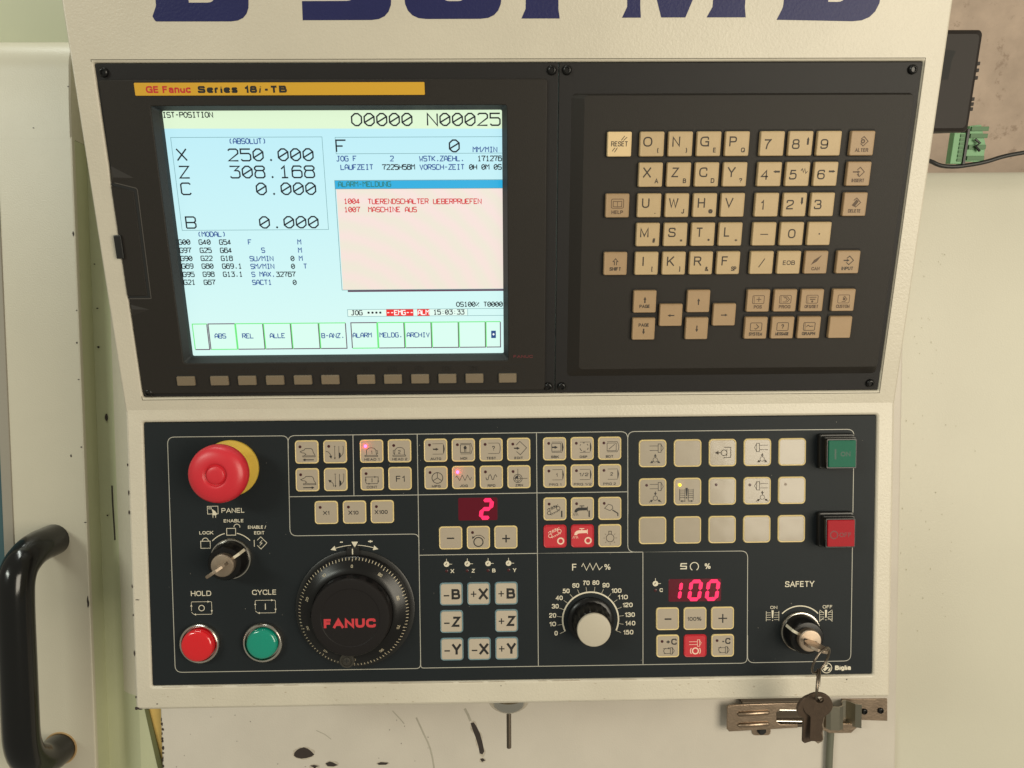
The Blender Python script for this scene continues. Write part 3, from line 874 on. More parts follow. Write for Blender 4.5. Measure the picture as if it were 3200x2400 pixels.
mb = MB()
mb.poly([(30, 179.2), (258, 178.4), (258, 195), (30, 195)], HS)
sd(mb, 'title_bar', S_BAR)
mb = MB()
mb.poly([(143.0, 73.3), (253.6, 73.3), (253.6, 140.6), (143.0, 140.6)], HS)
sd(mb, 'message_window', S_PINK)
mb = MB()
mb.poly([(142.2, 140.9), (253.6, 140.9), (253.6, 146.0), (142.2, 146.0)], HS)
sd(mb, 'window_title', S_CYAN)
mb = MB()
mb.k = 3
mb.stroke([(142.2, 146.2), (253.6, 146.2)], .35, h=HS)
mb.stroke([(142.2, 140.75), (253.6, 140.75)], .35, h=HS)
mb.stroke([(142.3, 146.2), (142.3, 73.2)], .35, h=HS)
mb.stroke([(142.3, 73.2), (253.6, 73.2)], .35, h=HS)
for q in ([(38.2, 173.7), (136.0, 173.7), (136.0, 114.3), (38.2, 114.3)], [(144.5, 173.4), (256, 173.4), (256, 163.1), (144.5, 163.1)], [(145.1, 59.5), (228.4, 59.5), (228.4, 54.6), (145.1, 54.6)], [(228.4, 59.5), (256, 59.5), (256, 54.6), (228.4, 54.6)]):
    mb.stroke(q, .28, True, h=HS)
sd(mb, 'box_outline', S_LINE)
mb = MB()
mb.poly([(146.2, 71.8), (253.6, 71.8), (253.6, 73.0), (146.2, 73.0)], HS)
bt = [(36.8, 47.4), (47.7, 66.7), (66.7, 86.0), (86.0, 105.1), (105.1, 124.5), (124.5, 143.4), (146.6, 165.2), (165.2, 184.0), (184.0, 202.9), (202.9, 221.9), (221.9, 240.8), (240.8, 251.4)]
dark, lite, face = mb, MB(), MB()
for i, (a, b) in enumerate(bt):
    yt, yb_ = 50.5, 31.7
    face.poly([(a, yb_), (b, yb_), (b, yt), (a, yt)], HS)
    l1, l2 = (dark, lite) if i in (1, 6) else (lite, dark)
    l1.k = l2.k = max(l1.k, 30)
    l1.stroke([(a + .3, yb_ + .3), (a + .3, yt - .3), (b - .2, yt - .3)], .65, h=HS)
    l2.stroke([(a + .4, yb_ + .25), (b - .3, yb_ + .25), (b - .3, yt - .5)], .65, h=HS)
sd(face, 'button_field', S_BTN)
sd(dark, 'button_shadow_line', S_PURPLE)
sd(lite, 'button_light_line', S_GREEN)
face2 = MB()
face2.poly([(145.3, 54.8), (228.2, 54.8), (228.2, 59.3), (145.3, 59.3)], HS)
sd(face2, 'status_field', mat('screen_status', (0.74, 0.92, 0.84), emit=ES))
mb = MB()
mb.k = 3
mb.poly([(171.9, 54.5), (190.7, 54.5), (190.7, 59.7), (171.9, 59.7)], HS)
mb.poly([(193.4, 54.5), (201.9, 54.5), (201.9, 59.7), (193.4, 59.7)], HS)
sd(mb, 'alarm_field', S_REDBG)
mb = MB()
mb.k = 20
mb.poly([(244.6, 38.4), (247.9, 38.4), (247.9, 43.7), (244.6, 43.7)], HS)
sd(mb, 'more_field', mat('screen_more', (0.01, 0.06, 0.22), emit=ES))
# words on the screen
BIG = dict(pitch=8.14, gw=6.3, cap=7.3, wd=.95)
line('IST-POSITION', 35.0, 186.0, S_BLACK)
for ch_, x_, y_ in (('X', 40.9, 159.3), ('Z', 41.2, 148.3), ('C', 41.0, 137.7), ('B', 41.5, 115.8)):
    line(ch_, x_, y_, S_BLACK, **BIG)
for s_, y_ in (('250.000', 159.0), ('308.168', 148.2), ('  0.000', 137.4), ('  0.000', 115.6)):
    line(s_, 74.2, y_, S_BLACK, **BIG)
line('O0000', 156.0, 180.6, S_BLACK, **BIG)
line('N00025', 205.0, 180.5, S_BLACK, **BIG)
line('F', 144.9, 164.3, S_BLACK, **BIG)
line('0', 218.8, 164.1, S_BLACK, **BIG)
for s_, x_, y_ in (('(ABSOLUT)', 75.6, 169.7), ('MM/MIN', 234.2, 163.8), ('JOG F', 144.6, 158.5), ('2', 179.7, 158.4), ('WSTK.ZAEHL.', 198.9, 158.3), ('LAUFZEIT', 147.0, 153.1), ('VORSCH-ZEIT', 198.9, 152.9),
                   ('(MODAL)', 48.4, 110.1), ('F', 81.5, 104.7), ('M', 114.7, 104.5), ('S', 89.9, 99.2), ('M', 114.7, 99.0), ('SU/MIN', 81.5, 93.6), ('M', 114.8, 93.5), ('SM/MIN', 81.6, 88.3), ('T', 117.4, 88.2), ('S MAX.', 81.7, 82.9), ('SACT1', 81.6, 77.4),
                   ('ABS', 51.8, 40.0), ('REL', 70.9, 39.9), ('ALLE', 90.1, 39.9), ('B-ANZ.', 126.0, 39.6), ('ALARM', 147.8, 39.7), ('MELDG.', 166.6, 39.7), ('ARCHIV', 185.6, 39.6)):
    line(s_, x_, y_, S_BLUE)
for s_, x_, y_ in (('171276', 237.2, 158.2), ('7225H58M', 174.4, 153.0), ('0H 0M 0S', 231.6, 152.8), ('G00', 34.9, 105.0), ('G40', 48.5, 104.9), ('G54', 62.2, 104.8), ('G97', 35.0, 99.5), ('G25', 48.6, 99.4), ('G64', 62.2, 99.3),
                   ('G90', 35.0, 94.0), ('G22', 48.6, 94.0), ('G18', 62.2, 93.9), ('G69', 35.1, 88.8), ('G80', 48.6, 88.7), ('G69.1', 62.4, 88.6), ('G95', 35.1, 83.2), ('G98', 48.7, 83.2), ('G13.1', 62.4, 83.1), ('G21', 35.1, 77.8), ('G67', 48.7, 77.7),
                   ('0', 109.2, 93.5), ('0', 109.1, 88.2), ('32767', 98.3, 82.8), ('0', 109.3, 77.2), ('OS100%', 220.8, 61.1), ('T0000', 239.7, 61.0), ('JOG', 147.7, 55.7), ('****', 158.6, 55.7), ('15:03:33', 204.8, 55.7)):
    line(s_, x_, y_, S_BLACK)
for s_, x_, y_ in (('1004', 147.7, 131.2), ('TUERENDSCHALTER', 163.6, 131.0), ('UEBERPRUEFEN', 207.1, 130.8), ('1007', 147.6, 125.8), ('MASCHINE', 163.6, 125.7), ('AUS', 188.1, 125.6)):
    line(s_, x_, y_, S_RED, wd=.58)
line('ALARM-MELDUNG', 144.6, 142.2, S_TEAL)
line('--EMG--', 172.2, 55.6, S_WHITE, wd=.6)
line('ALM', 194.0, 55.6, S_WHITE, wd=.6)
line('+', 245.2, 39.6, S_WHITE, wd=.7, k=30)

# name strip
np_ = dd(MB().rr(114.4, 202.25, [(180.8, 7.6, .5, 1.8), (180.6, 7.5, .5, 2.3)]), 'name_strip', PLATEY)
mb = MB()
mb.text('GE Fanuc', 31.0, 58.8, 200.0, 4.1, .034, h=2.32)
mb.build('red_lettering', INKR, np_)
mb = MB()
mb.text('Series', 63.1, 87.9, 199.9, 4.15, .055, h=2.32)
mb.text('18', 92.0, 100.0, 199.9, 4.15, .055, h=2.32)
mb.text('i', 101.4, 102.6, 199.9, 4.15, .02, h=2.32, rot=-.22)
mb.text('-TB', 104.4, 118.6, 200.0, 4.15, .055, h=2.32)
mb.build('black_lettering', INKB, np_)
# soft keys
gv = MB()
gv.stroke(R_([(19.5, 21.7), (267.4, 21.7), (267.4, 4.9), (3.4, 4.9)], 1), .3, h=1.82)
marks = MB()
KX = [32.5, 55.6, 74.7, 94.0, 113.3, 132.3, 157.1, 175.8, 194.7, 213.7, 232.6, 255.8]
for i, x_ in enumerate(KX):
    gv.poly(rect(x_ - 6.9, 8.2, x_ + 7.1, 16.5, .8), 1.84)  # flat black patch in place of the shaded gap round each soft key
    if 0 < i < 11:
        for k in (-2.2, 0, 2.2):
            marks.stroke([(x_ + k - .2, 17.6), (x_ + k - .2, 19.8)], .55, h=1.84)
            marks.stroke([(x_ + k - 1.0, 20.0), (x_ + k + .6, 21.2)], .4, h=1.84)
    else:
        marks.stroke([(x_ - 2, 20.4), (x_ + 2, 18.4)], .5, h=1.84)
dd(gv, 'softkey_groove_shade', GROOVE)
dd(marks, 'guide_mark', mat('guide_black', (0.014, 0.012, 0.011), 0.4))
kb0 = MB().rr(0, 0, [(12.6, 6.8, .7, 0), (12.4, 6.6, .7, 1.2), (11.6, 5.8, .5, 1.7)])
k0 = None
for x_ in KX:
    if k0 is None:
        k0 = kb0.build('softkey', SOFTK, disp, None, (TD[0] + x_, 12.35, 1.8))
    else:
        c_ = k0.copy()
        COL.objects.link(c_)
        c_.parent = disp
        c_.location = Vector((TD[0] + x_, 12.35, 1.8)) * S
mb = MB()
mb.text('FANUC', 260.0, 273.4, 26.6, 2.0, .02, h=1.82)
dd(mb, 'maker_mark', FANDK)
# card slot cover and its finger notches
gv = MB()
gv.stroke(R_([(1.2, 146.3), (17.0, 142.2), (16.1, 70.2), (1.4, 70.2)], [0, 1.5, .5, 0]), .5, h=1.84)
dd(gv, 'slot_highlight', mat('rim_highlight', (0.075, 0.066, 0.058), 0.45))  # edge highlight drawn as a paler line
gv = MB()
gv.stroke(R_([(0.8, 145.0), (15.6, 141.2), (14.8, 71.2), (1.0, 71.2)], [0, 1.5, .5, 0]), 1.5, h=1.84)
dd(gv, 'slot_gap', GROOVE)
mb = MB()
mb.add([(1.2, 143.8, 1.6), (14.4, 140.6, 1.9), (13.8, 72.0, 1.9), (1.2, 72.0, 1.6), (1.2, 143.8, 2.6), (14.1, 140.2, 2.2), (13.5, 72.4, 2.2), (1.2, 72.4, 2.6)],
       [(4, 5, 6, 7), (0, 4, 5, 1), (1, 5, 6, 2), (2, 6, 7, 3)])
dd(mb, 'card_slot_cover', BEZEL)
NOTCH = mat('notch_plastic', (0.03, 0.026, 0.023), 0.5, grain=0.3, spec=0.25)
for P3 in ([(2.2, 156.2, 1.85), (15.9, 148.7, 1.85), (1.0, 145.4, 1.85), (3.2, 149.2, 3.2)], [(1.6, 66.3, 1.85), (14, 62.7, 1.85), (2.0, 58.4, 1.85), (3.2, 63.2, 3.0)]):
    mb = MB()
    mb.add(P3, [(0, 1, 3), (1, 2, 3), (2, 0, 3)])
    dd(mb, 'finger_notch', NOTCH)
dd(MB().box(-2.0, 3, 97.2, 112.6, 1.0, 4.0, .5), 'slot_catch', BLACKP)


def screw_mb():
    q = MB()
    q.lathe(0, 0, [(3.0, 0), (3.0, .9), (2.6, 1.7), (1.7, 2.2), (1.55, 2.2), (1.4, 1.2)], 20)
    return q


s0 = None


def screw(parent, x_, y_, z_=0.0):
    global s0
    if s0 is None:
        s0 = screw_mb().build('screw', BLACKG, parent, None, (x_, y_, z_), smooth=40)
        return
    c = s0.copy()
    COL.objects.link(c)
    c.parent = parent
    c.location = Vector((x_, y_, z_)) * S


for x_, y_ in ((5.7, 212.3), (284.9, 212.9), (4.8, 3.6), (284.6, 5.2)):
    screw(disp, TD[0] + x_, y_)

# ================================================================== KEYBOARD UNIT
kbd = empty('keyboard_unit', UF, (404.5, 0, 0), 'dark brown keyboard unit with cream letter keys and tan function keys', 'keyboard')
TK = (-404.5, 0, 0)
MB().rr(404.6, 108.85, [(230.4, 217.0, .8, -3), (230.4, 217.0, .8, -.3), (229.8, 216.4, .6, 0)], cap0=True).build('mounting_flange', PLATE, kbd, None, TK)
mb = MB()
mb.loft([rrect(407.0, 105.8, 219.0, 186.4, 3, 0), rrect(409.6, 108.1, 210.4, 179.6, 2.6, 4.4), rrect(409.9, 108.2, 209.0, 178.6, 2.4, 5.0)])
mb.build('raised_plate', BEZEL, kbd, None, TK, smooth=25)
for x_, y_ in ((294.4, 212.9), (513.7, 212.8), (294.0, 5.2), (513.4, 5.4)):
    screw(kbd, TK[0] + x_, y_)
XL = [348.7, 366.9, 385.1, 403.3]
XN = [425.7, 444.0, 462.3]
X0, X9 = 327.9, 483.8
RY = [168.2, 149.3, 130.0, 111.2, 92.3]
L2, L1 = 66.6, 47.8
keycap_v = {}


def keycap_mesh(m_):
    if m_.name not in keycap_v:
        q = MB()
        q.rr(0, 0, [(15.6, 15.4, .9, 0), (15.4, 15.2, .9, 2.2), (15.1, 14.9, .8, 2.75), (14.3, 14.1, .6, 3.0), (13.2, 13.0, .6, 2.95)], n=3)
        me = bpy.data.meshes.new('key')
        me.from_pydata([(a * S, b * S, c * S) for a, b, c in q.v], [], q.f)
        me.materials.append(m_)
        keycap_v[m_.name] = me
    return keycap_v[m_.name]


def kkey(x_, y_, m_, draw, ink=None, label=None):
    o_ = bpy.data.objects.new('key', keycap_mesh(m_))
    COL.objects.link(o_)
    o_.parent = kbd
    o_.location = Vector((TK[0] + x_, y_, 5.0)) * S
    if label:
        o_['label'] = label
    if draw:
        q = MB()
        draw(q)
        q.build('legend', ink or (INKD if m_ is not KEYT else INKF), o_)
    wl.poly(rect(x_ - 8.5, y_ - 8.1, x_ + 8.3, y_ + 8.9, .8), 5.02)  # flat dark patch paints the shaded gap around the key


wl = MB()
KH = 2.97


def letter(big, small=None, bx=-3.2, by=-1.6, bw=5.6, sw=2.2, sx=3.4, capb=6.1, caps=2.7, wt=-.002):
    def f(q):
        if big:
            q.text(big, bx - bw / 2, bx + bw / 2, by, capb, wt, h=KH)
        if small:
            q.text(small, sx - sw / 2, sx + sw / 2, -5.3, caps + .3, .02, h=KH)
    return f


W_ = {'O': 5.9, 'N': 5.0, 'G': 5.8, 'P': 4.8, 'X': 5.0, 'Z': 4.8, 'C': 5.4, 'Y': 5.0, 'U': 4.9, 'W': 6.2, 'H': 4.8, 'V': 5.2, 'M': 5.6, 'S': 5.0, 'T': 4.8, 'L': 4.0, 'I': .62, 'K': 4.7, 'R': 5.0, 'F': 4.4,
      '7': 4.8, '8': 5.0, '9': 5.0, '4': 5.2, '5': 4.9, '6': 5.0, '1': 2.2, '2': 5.0, '3': 5.0}
grid = [[('O', '(', 1.0), ('N', ')', 1.0), ('G', 'E', 2.0), ('P', 'Q', 2.6)], [('X', 'A', 2.4), ('Z', 'B', 2.2), ('C', 'D', 2.4), ('Y', '?', 1.9)],
        [('U', ',', .6), ('W', 'J', 1.7), ('H', '@', 2.8), ('V', None, 0)], [('M', '#', 2.3), ('S', '=', 2.1), ('T', '*', 1.9), ('L', '+', 2.4)],
        [('I', '[', 1.1), ('K', ']', 1.1), ('R', '&', 2.3), ('F', 'SP', 3.6)]]
for r_ in range(5):
    for c_ in range(4):
        b, s_, sw = grid[r_][c_]
        kkey(XL[c_], RY[r_], KEYL, letter(b, s_, bw=W_[b], sw=sw, bx=-2.4 - (.4 if r_ == 0 else 0), sx=3.9))


def arrowkey(dx, dy, x_=4.2, y_=2.6, ln=4.2, hd=2.0, wd=1.1):
    def f(q):
        q.arrow(x_ - dx * ln / 2, y_ - dy * ln / 2, x_ + dx * ln / 2, y_ + dy * ln / 2, wd, hd, h=KH)
    return f


def both(*fs_):
    def f(q):
        for g_ in fs_:
            g_(q)
    return f


num = [['7', '8', '9'], ['4', '5', '6'], ['1', '2', '3']]
for r_ in range(3):
    for c_ in range(3):
        d_ = num[r_][c_]
        fns = [letter(d_, bw=W_[d_], bx=-3.0, by=-3.4 if r_ < 2 else -3.0)]
        if d_ == '8':
            fns.append(arrowkey(0, 1, 4.6, 1.6, 4.8, 1.8, 1.3))
        if d_ == '2':
            fns.append(arrowkey(0, -1, 4.6, 2.2, 4.8, 1.8, 1.3))
        if d_ == '4':
            fns.append(arrowkey(-1, 0, 4.4, 1.6, 4.4, 1.8, 1.2))
        if d_ == '6':
            fns.append(arrowkey(1, 0, 4.0, 1.6, 4.4, 1.8, 1.2))
        if d_ == '5':
            fns.append(lambda q: q.stroke([(1.9, 2.0), (2.8, 3.4), (3.6, 1.0), (4.4, 3.4), (5.2, .4), (6.2, 1.8)], .45, h=KH))
        kkey(XN[c_], RY[r_], KEYL, both(*fns))
kkey(XN[0], RY[3], KEYL, lambda q: q.stroke([(-2.6, -.2), (2.6, -.2)], .6, h=KH))
kkey(XN[1], RY[3], KEYL, letter('0', bx=0, by=-2.9, bw=5.0))
kkey(XN[2], RY[3], KEYL, lambda q: q.disc(0, -.1, .55, h=KH))
kkey(XN[0], RY[4], KEYL, lambda q: q.stroke([(-1.9, -3.0), (1.9, 2.8)], .6, h=KH))
kkey(XN[1], RY[4], KEYL, letter('EOB', bx=0, by=-1.6, bw=8.2, capb=3.0, wt=.008))


def reset(q):
    q.text('RESET', -5.4, 5.4, -1.3, 3.1, .004, h=KH)
    for dx in (0, 1.5):
        q.stroke([(1.0 + dx, 2.3), (3.2 + dx, 5.0 - dx * .5)], .42, h=KH)
        q.stroke([(-4.6 + dx, -4.3 - dx * .4), (-2.8 + dx, -2.1)], .42, h=KH)


kkey(X0, RY[0], KEYR, reset, label='pale yellow RESET key, the brightest of the keyboard')


def fn(word, draw, wd=8.4, y_=-5.3, wt=.03, cap=2.3):
    def f(q):
        q.text(word, -wd / 2, wd / 2, y_, cap, wt, h=KH)
        draw(q)
    return f


def frame_(q, w2=3.9, y0=-1.9, y1=3.6):
    q.stroke(R_([(-w2, y0), (w2, y0), (w2, y1), (-w2, y1)], .9, closed=True), .4, True, h=KH)
    q.stroke([(-w2 + 1.2, y0), (-w2 + .9, y1 - .5)], .28, h=KH)


def diamond(q, cx=0.6, cy=1.2, r=2.9):
    q.stroke([(cx - r * .6, cy - r * .45), (cx, cy - r), (cx + r, cy), (cx, cy + r), (cx - r * .6, cy + r * .45)], .55, h=KH)


kkey(X9, RY[0], KEYT, fn('ALTER', lambda q: (diamond(q), q.ring(.2, 1.2, 1.0, .8, h=KH)), 8.6))
kkey(X9, RY[1], KEYT, fn('INSERT', lambda q: (diamond(q), q.arrow(-4, 1.2, 1, 1.2, .8, 1.9, h=KH), q.arrow(-.2, -1.6, -.2, .6, .5, 1.4, h=KH)), 8.4))
kkey(X9, RY[2], KEYT, fn('DELETE', lambda q: (diamond(q), q.poly([(-2.2, -.6), (.6, 3.2), (2.2, 1.8), (-.2, -1.6)], h=KH)), 8.4))
kkey(XN[2], RY[4], KEYT, fn('CAN', lambda q: (q.poly([(-3.4, -1.6), (-1.6, 1.6), (3.4, 4.8), (.4, .6)], h=KH)), 5.6))
kkey(X9, RY[4], KEYT, fn('INPUT', lambda q: (diamond(q), q.arrow(-3.2, 1.2, .9, 1.2, .8, 1.9, h=KH)), 8.0), ink=INKD)
kkey(X0, RY[2], KEYT, fn('HELP', lambda q: (q.stroke(R_([(-4, -1.6), (4, -1.6), (4, 4.2), (-4, 4.2)], 1.1, closed=True), .4, True, h=KH), q.stroke([(-2.8, 2.8), (0, 2.6), (2.8, 2.8), (2.8, -.6), (0, -.8), (-2.8, -.6)], .4, True, h=KH), q.stroke([(0, 2.6), (0, -.8)], .3, h=KH)), 7.6))
kkey(X0, RY[4], KEYT, fn('SHIFT', lambda q: q.stroke([(-.7, -1.0), (-.7, 1.4), (-1.7, 1.4), (0, 3.3), (1.7, 1.4), (.7, 1.4), (.7, -1.0)], .5, h=KH), 7.8, -4.6), ink=INKD)
kkey(XL[0], L2, KEYT, fn('PAGE', lambda q: q.arrow(0, -.9, 0, 3.4, .95, 2.0, h=KH), 7.2, -4.3), ink=INKD)
kkey(XL[0], L1, KEYT, fn('PAGE', lambda q: q.arrow(0, .2, 0, -3.8, .95, 2.0, h=KH), 7.2, 1.6), ink=INKD)
kkey(XL[1], 57.2, KEYT, arrowkey(-1, 0, 0, -.2, 4.6, 1.9, .75), ink=INKD)
kkey(XL[2], L2, KEYT, arrowkey(0, 1, 0, -.2, 4.6, 2.0, .8), ink=INKD)
kkey(XL[2], L1, KEYT, arrowkey(0, -1, 0, -.2, 4.6, 2.0, .8), ink=INKD)
kkey(XL[3], 57.2, KEYT, arrowkey(1, 0, 0, -.2, 4.6, 1.9, .75), ink=INKD)
kkey(XN[0], L2, KEYT, fn('POS', lambda q: (frame_(q), q.stroke([(-1.3, 1), (1.9, 1)], .5, h=KH), q.stroke([(.3, -.6), (.3, 2.6)], .5, h=KH)), 5.6))
kkey(XN[1], L2, KEYT, fn('PROG', lambda q: (frame_(q), q.stroke([(-1.8, 2.6), (1.4, 2.6), (2.9, .9), (1.4, -.9), (-1.6, -.9)], .45, h=KH), q.stroke([(-.8, 1.9), (.5, 1.9), (1.4, .9), (.4, -.1)], .45, h=KH)), 8.0))
kkey(XN[2], L2, KEYT, fn('OFS/SET', lambda q: (frame_(q), q.stroke([(-2, 2.2), (2.8, 2.2)], .5, h=KH), q.stroke([(-1.5, .8), (2.2, .8)], .7, h=KH), q.disc(.2, -.7, .7, h=KH)), 9.4))
kkey(X9, L2, KEYT, fn('CUSTOM', lambda q: (q.stroke(R_([(-3.9, -1.9), (3.9, -1.9), (3.9, 3.6), (-3.9, 3.6)], .9, closed=True), .4, True, h=KH), q.stroke([(-1.2, -.9), (1.0, -.9), (2.3, .8), (.6, 2.6), (-.6, 1.8)], .45, h=KH), q.disc(.3, .8, .9, h=KH)), 9.4))
kkey(XN[0], L1, KEYT, fn('SYSTEM', lambda q: (q.stroke(R_([(-3.9, -1.9), (3.9, -1.9), (3.9, 3.6), (-3.9, 3.6)], .9, closed=True), .4, True, h=KH), q.stroke([(0, 2.6), (1.8, .9), (0, -.8), (-1.0, -.2)], .5, h=KH)), 9.2), ink=INKD)
kkey(XN[1], L1, KEYT, fn('MESSAGE', lambda q: (q.stroke(R_([(-3.9, -1.9), (3.9, -1.9), (3.9, 3.6), (-3.9, 3.6)], .9, closed=True), .4, True, h=KH), q.text('?', -.9, .9, -.9, 3.4, .01, h=KH)), 9.4), ink=INKD)
kkey(XN[2], L1, KEYT, fn('GRAPH', lambda q: (frame_(q), q.stroke([(-2, .6), (-.8, 1.8), (.5, .7), (1.5, 1.0), (2.9, 1.0)], .45, h=KH)), 9.2), ink=INKD)
kkey(X9, L1, KEYT, None, label='blank tan key without a legend')
wl.build('key_gap_shade', GAPSHADE, kbd, None, TK)

# ================================================================== OPERATOR PANEL
op = empty('operator_panel', LF, (260, 0, 0), 'black operator panel foil with framed groups of rounded membrane keys and red number displays', 'operator panel')
TO = (-260, 0, 0)
MB().rr(260.35, 94.7, [(520.9, 189.5, 1, -3), (520.9, 189.5, 1, -.2), (520.5, 189.1, .9, 0)], cap0=True).build('panel_foil', PANEL, op, None, TO)
ln = MB()
LW = .5
ln.stroke(R_([(192.2, 179.2), (192.2, 12.5)], 0), LW)
ln.stroke(R_([(100.9, 170), (100.9, 179.2), (16.1, 179.2), (16.2, 9.3), (192.1, 9.3), (192.1, 16)], 5), LW)
ln.stroke(R_([(192.3, 99), (192.3, 107.6), (100.6, 107.4), (100.8, 179.3), (342.2, 179.6), (342.2, 92.4), (353, 92.3)], [0, 5, 5, 5, 5, 5, 0]), LW)
ln.stroke([(100.8, 135.6), (192.2, 135.8), (277, 136.2), (342.2, 136.2)], LW)
ln.stroke([(146.7, 179.3), (146.6, 135.7)], LW)
ln.stroke([(277, 179.5), (277.2, 9.9)], LW)
ln.stroke(R_([(192.3, 92.2), (277, 92.4), (346, 92.3), (429, 92.1), (429.2, 9.4), (192.2, 9.6), (192.2, 14)], [0, 0, 0, 5, 4, 4, 0]), LW)
ln.stroke([(353.1, 92.2), (353.2, 9.8)], LW)
ln.stroke(R_([(342.3, 120), (342.2, 179.6), (505.1, 179.5), (505.2, 9.8), (429.5, 9.6), (429.4, 30)], 5), LW)
ln.build('frame_lines', LINE, op, None, TO)
pr_ = MB()


def T(s_, x0, x1, y_, cap, wt=.01):
    MB().text(s_, x0, x1, y_, cap, wt).build('printed_word', WHITE, op, None, TO)


def flush(name='printed_symbol'):
    global pr_
    pr_.build(name, WHITE, op, None, TO)
    pr_ = MB()



T('PANEL', 52.5, 68.9, 124.6, 3.4, 0)
T('ENABLE', 53.9, 68.0, 117.7, 2.3, .012)
T('LOCK', 36.4, 46.2, 109.3, 2.3, .012)
T('ENABLE /', 70.9, 83.8, 112.9, 2.3, .012)
T('EDIT', 75.2, 82.6, 108.8, 2.3, .012)
T('HOLD', 29.1, 43.5, 64.8, 3.7, 0)
T('CYCLE', 72.6, 89.9, 65.0, 3.7, 0)
T('SAFETY', 456.4, 477.7, 65.2, 4.2, 0)
T('ON', 445.8, 450.9, 49.2, 2.2, 0)
T('OFF', 484.1, 491.2, 49.0, 2.4, 0)
T('F', 302.0, 305.5, 79.5, 4.9, 0)
T('%', 325.3, 329.6, 79.8, 4.0, 0)
T('%', 397.9, 402.1, 79.4, 4.0, .01)
for s_, x_ in zip('XZBY', (215.9, 230.9, 245.7, 260.6)):
    T(s_, x_ - 1.2, x_ + 1.2, 79.0, 2.7, .02)
T('C', 365.2, 367.6, 62.9, 2.7, .02)
for s_, x_, y_ in (('0', 290.2, 33.9), ('10', 287.7, 40.7), ('20', 287.8, 47.0), ('30', 289.7, 53.7), ('40', 292.6, 59.8), ('50', 297.6, 64.8), ('60', 304.6, 68.7), ('70', 312.1, 70.5), ('80', 319.1, 70.6), ('90', 326.4, 68.6),
                   ('100', 333.9, 64.5), ('110', 338.5, 59.7), ('120', 342.0, 53.9), ('130', 343.6, 46.7), ('140', 343.9, 40.4), ('150', 342.5, 33.8)):
    wd_ = {1: 2.3, 2: 5.0, 3: 7.4}[len(s_)]
    T(s_, x_ - wd_ / 2, x_ + wd_ / 2, y_ - 1.8, 3.3, .014)
T('-', 135.6, 138.4, 101.0, 3.4, .03)
T('+', 155.6, 159.6, 101.0, 3.6, .03)
# spindle S in square line letters and its ring
pr_.stroke([(385.0, 83.4), (380.8, 83.4), (380.5, 81.6), (384.6, 81.4), (384.6, 79.7), (380.2, 79.7)], .8)
pr_.arc(390.4, 81.2, 3.0, -60, 240, .6)
flush()
pr_.stroke([(308.9, 82.2), (310.1, 84.6), (312.4, 79.6), (314.8, 84.6), (317.0, 79.7), (319.4, 84.6), (321.6, 79.8), (323.9, 82.2)], .45)
flush()
# panel pointing icon
pr_.stroke([(42.6, 129.4), (50.1, 129.5), (50.1, 124.0), (42.7, 123.9)], .38, True)
pr_.stroke([(43.6, 128.5), (45.5, 128.5), (45.5, 127.6), (43.6, 127.6)], .3, True)
pr_.poly([(45.6, 127.6), (48.0, 126.0), (49.4, 123.8), (48.6, 123.0), (46.0, 123.0), (46.2, 125.2)])
pr_.stroke([(46.4, 123), (46.4, 121.2)], .4)
pr_.stroke([(48.4, 123), (48.2, 121.2)], .4)
flush()
# locks
pr_.stroke([(55.8, 113.4), (62.1, 113.4), (62.1, 108.5), (55.8, 108.5)], .45, True)
pr_.arc(63.1, 114.3, 2.1, -10, 185, .45)
flush()
pr_.stroke([(37.2, 104.4), (43.9, 104.4), (43.9, 99.3), (37.2, 99.3)], .45, True)
pr_.arc(40.5, 104.6, 2.1, 0, 180, .45)
flush()
pr_.stroke([(77.2, 104.6), (79.8, 107.0), (84.0, 102.6), (79.8, 98.2), (77.2, 100.8)], .4)
pr_.stroke([(80.8, 104.6), (79.0, 102.6), (80.6, 102.6), (79.0, 100.8)], .4)
pr_.stroke([(75.1, 104.8), (75.1, 100.0)], .45)
flush()
pr_.arc(58.8, 92.0, 18.3, 104, 137, .6)
pr_.arc(58.8, 92.0, 18.3, 43, 77, .6)
pr_.arc(467.5, 33.0, 18.1, 43, 136, .8)
flush()


def cyc(cx, cy, q, col_w=.3):
    q.stroke(R_([(cx - 7.2, cy - 2), (cx - 7.2, cy + 4.6), (cx + 7.2, cy + 4.6), (cx + 7.2, cy - 4.6), (cx - 5.6, cy - 4.6), (cx - 7.2, cy - 3)], .8), col_w)
    q.arrow(cx + 2, cy + 4.6, cx + 5.8, cy + 4.6, .2, 1.5)
    q.arrow(cx + 7.2, cy, cx + 7.2, cy - 3.2, .2, 1.5)
    q.arrow(cx - 2, cy - 4.6, cx - 5.6, cy - 4.6, .2, 1.5)
    q.arrow(cx - 7.2, cy - 1, cx - 7.2, cy + 2.8, .2, 1.5)


cyc(36.4, 56.0, pr_)
pr_.ring(36.4, 56, 2.0, .5)
flush()
cyc(81.8, 56.4, pr_)
pr_.stroke([(81.8, 58.6), (81.8, 54.2)], .6)
flush()
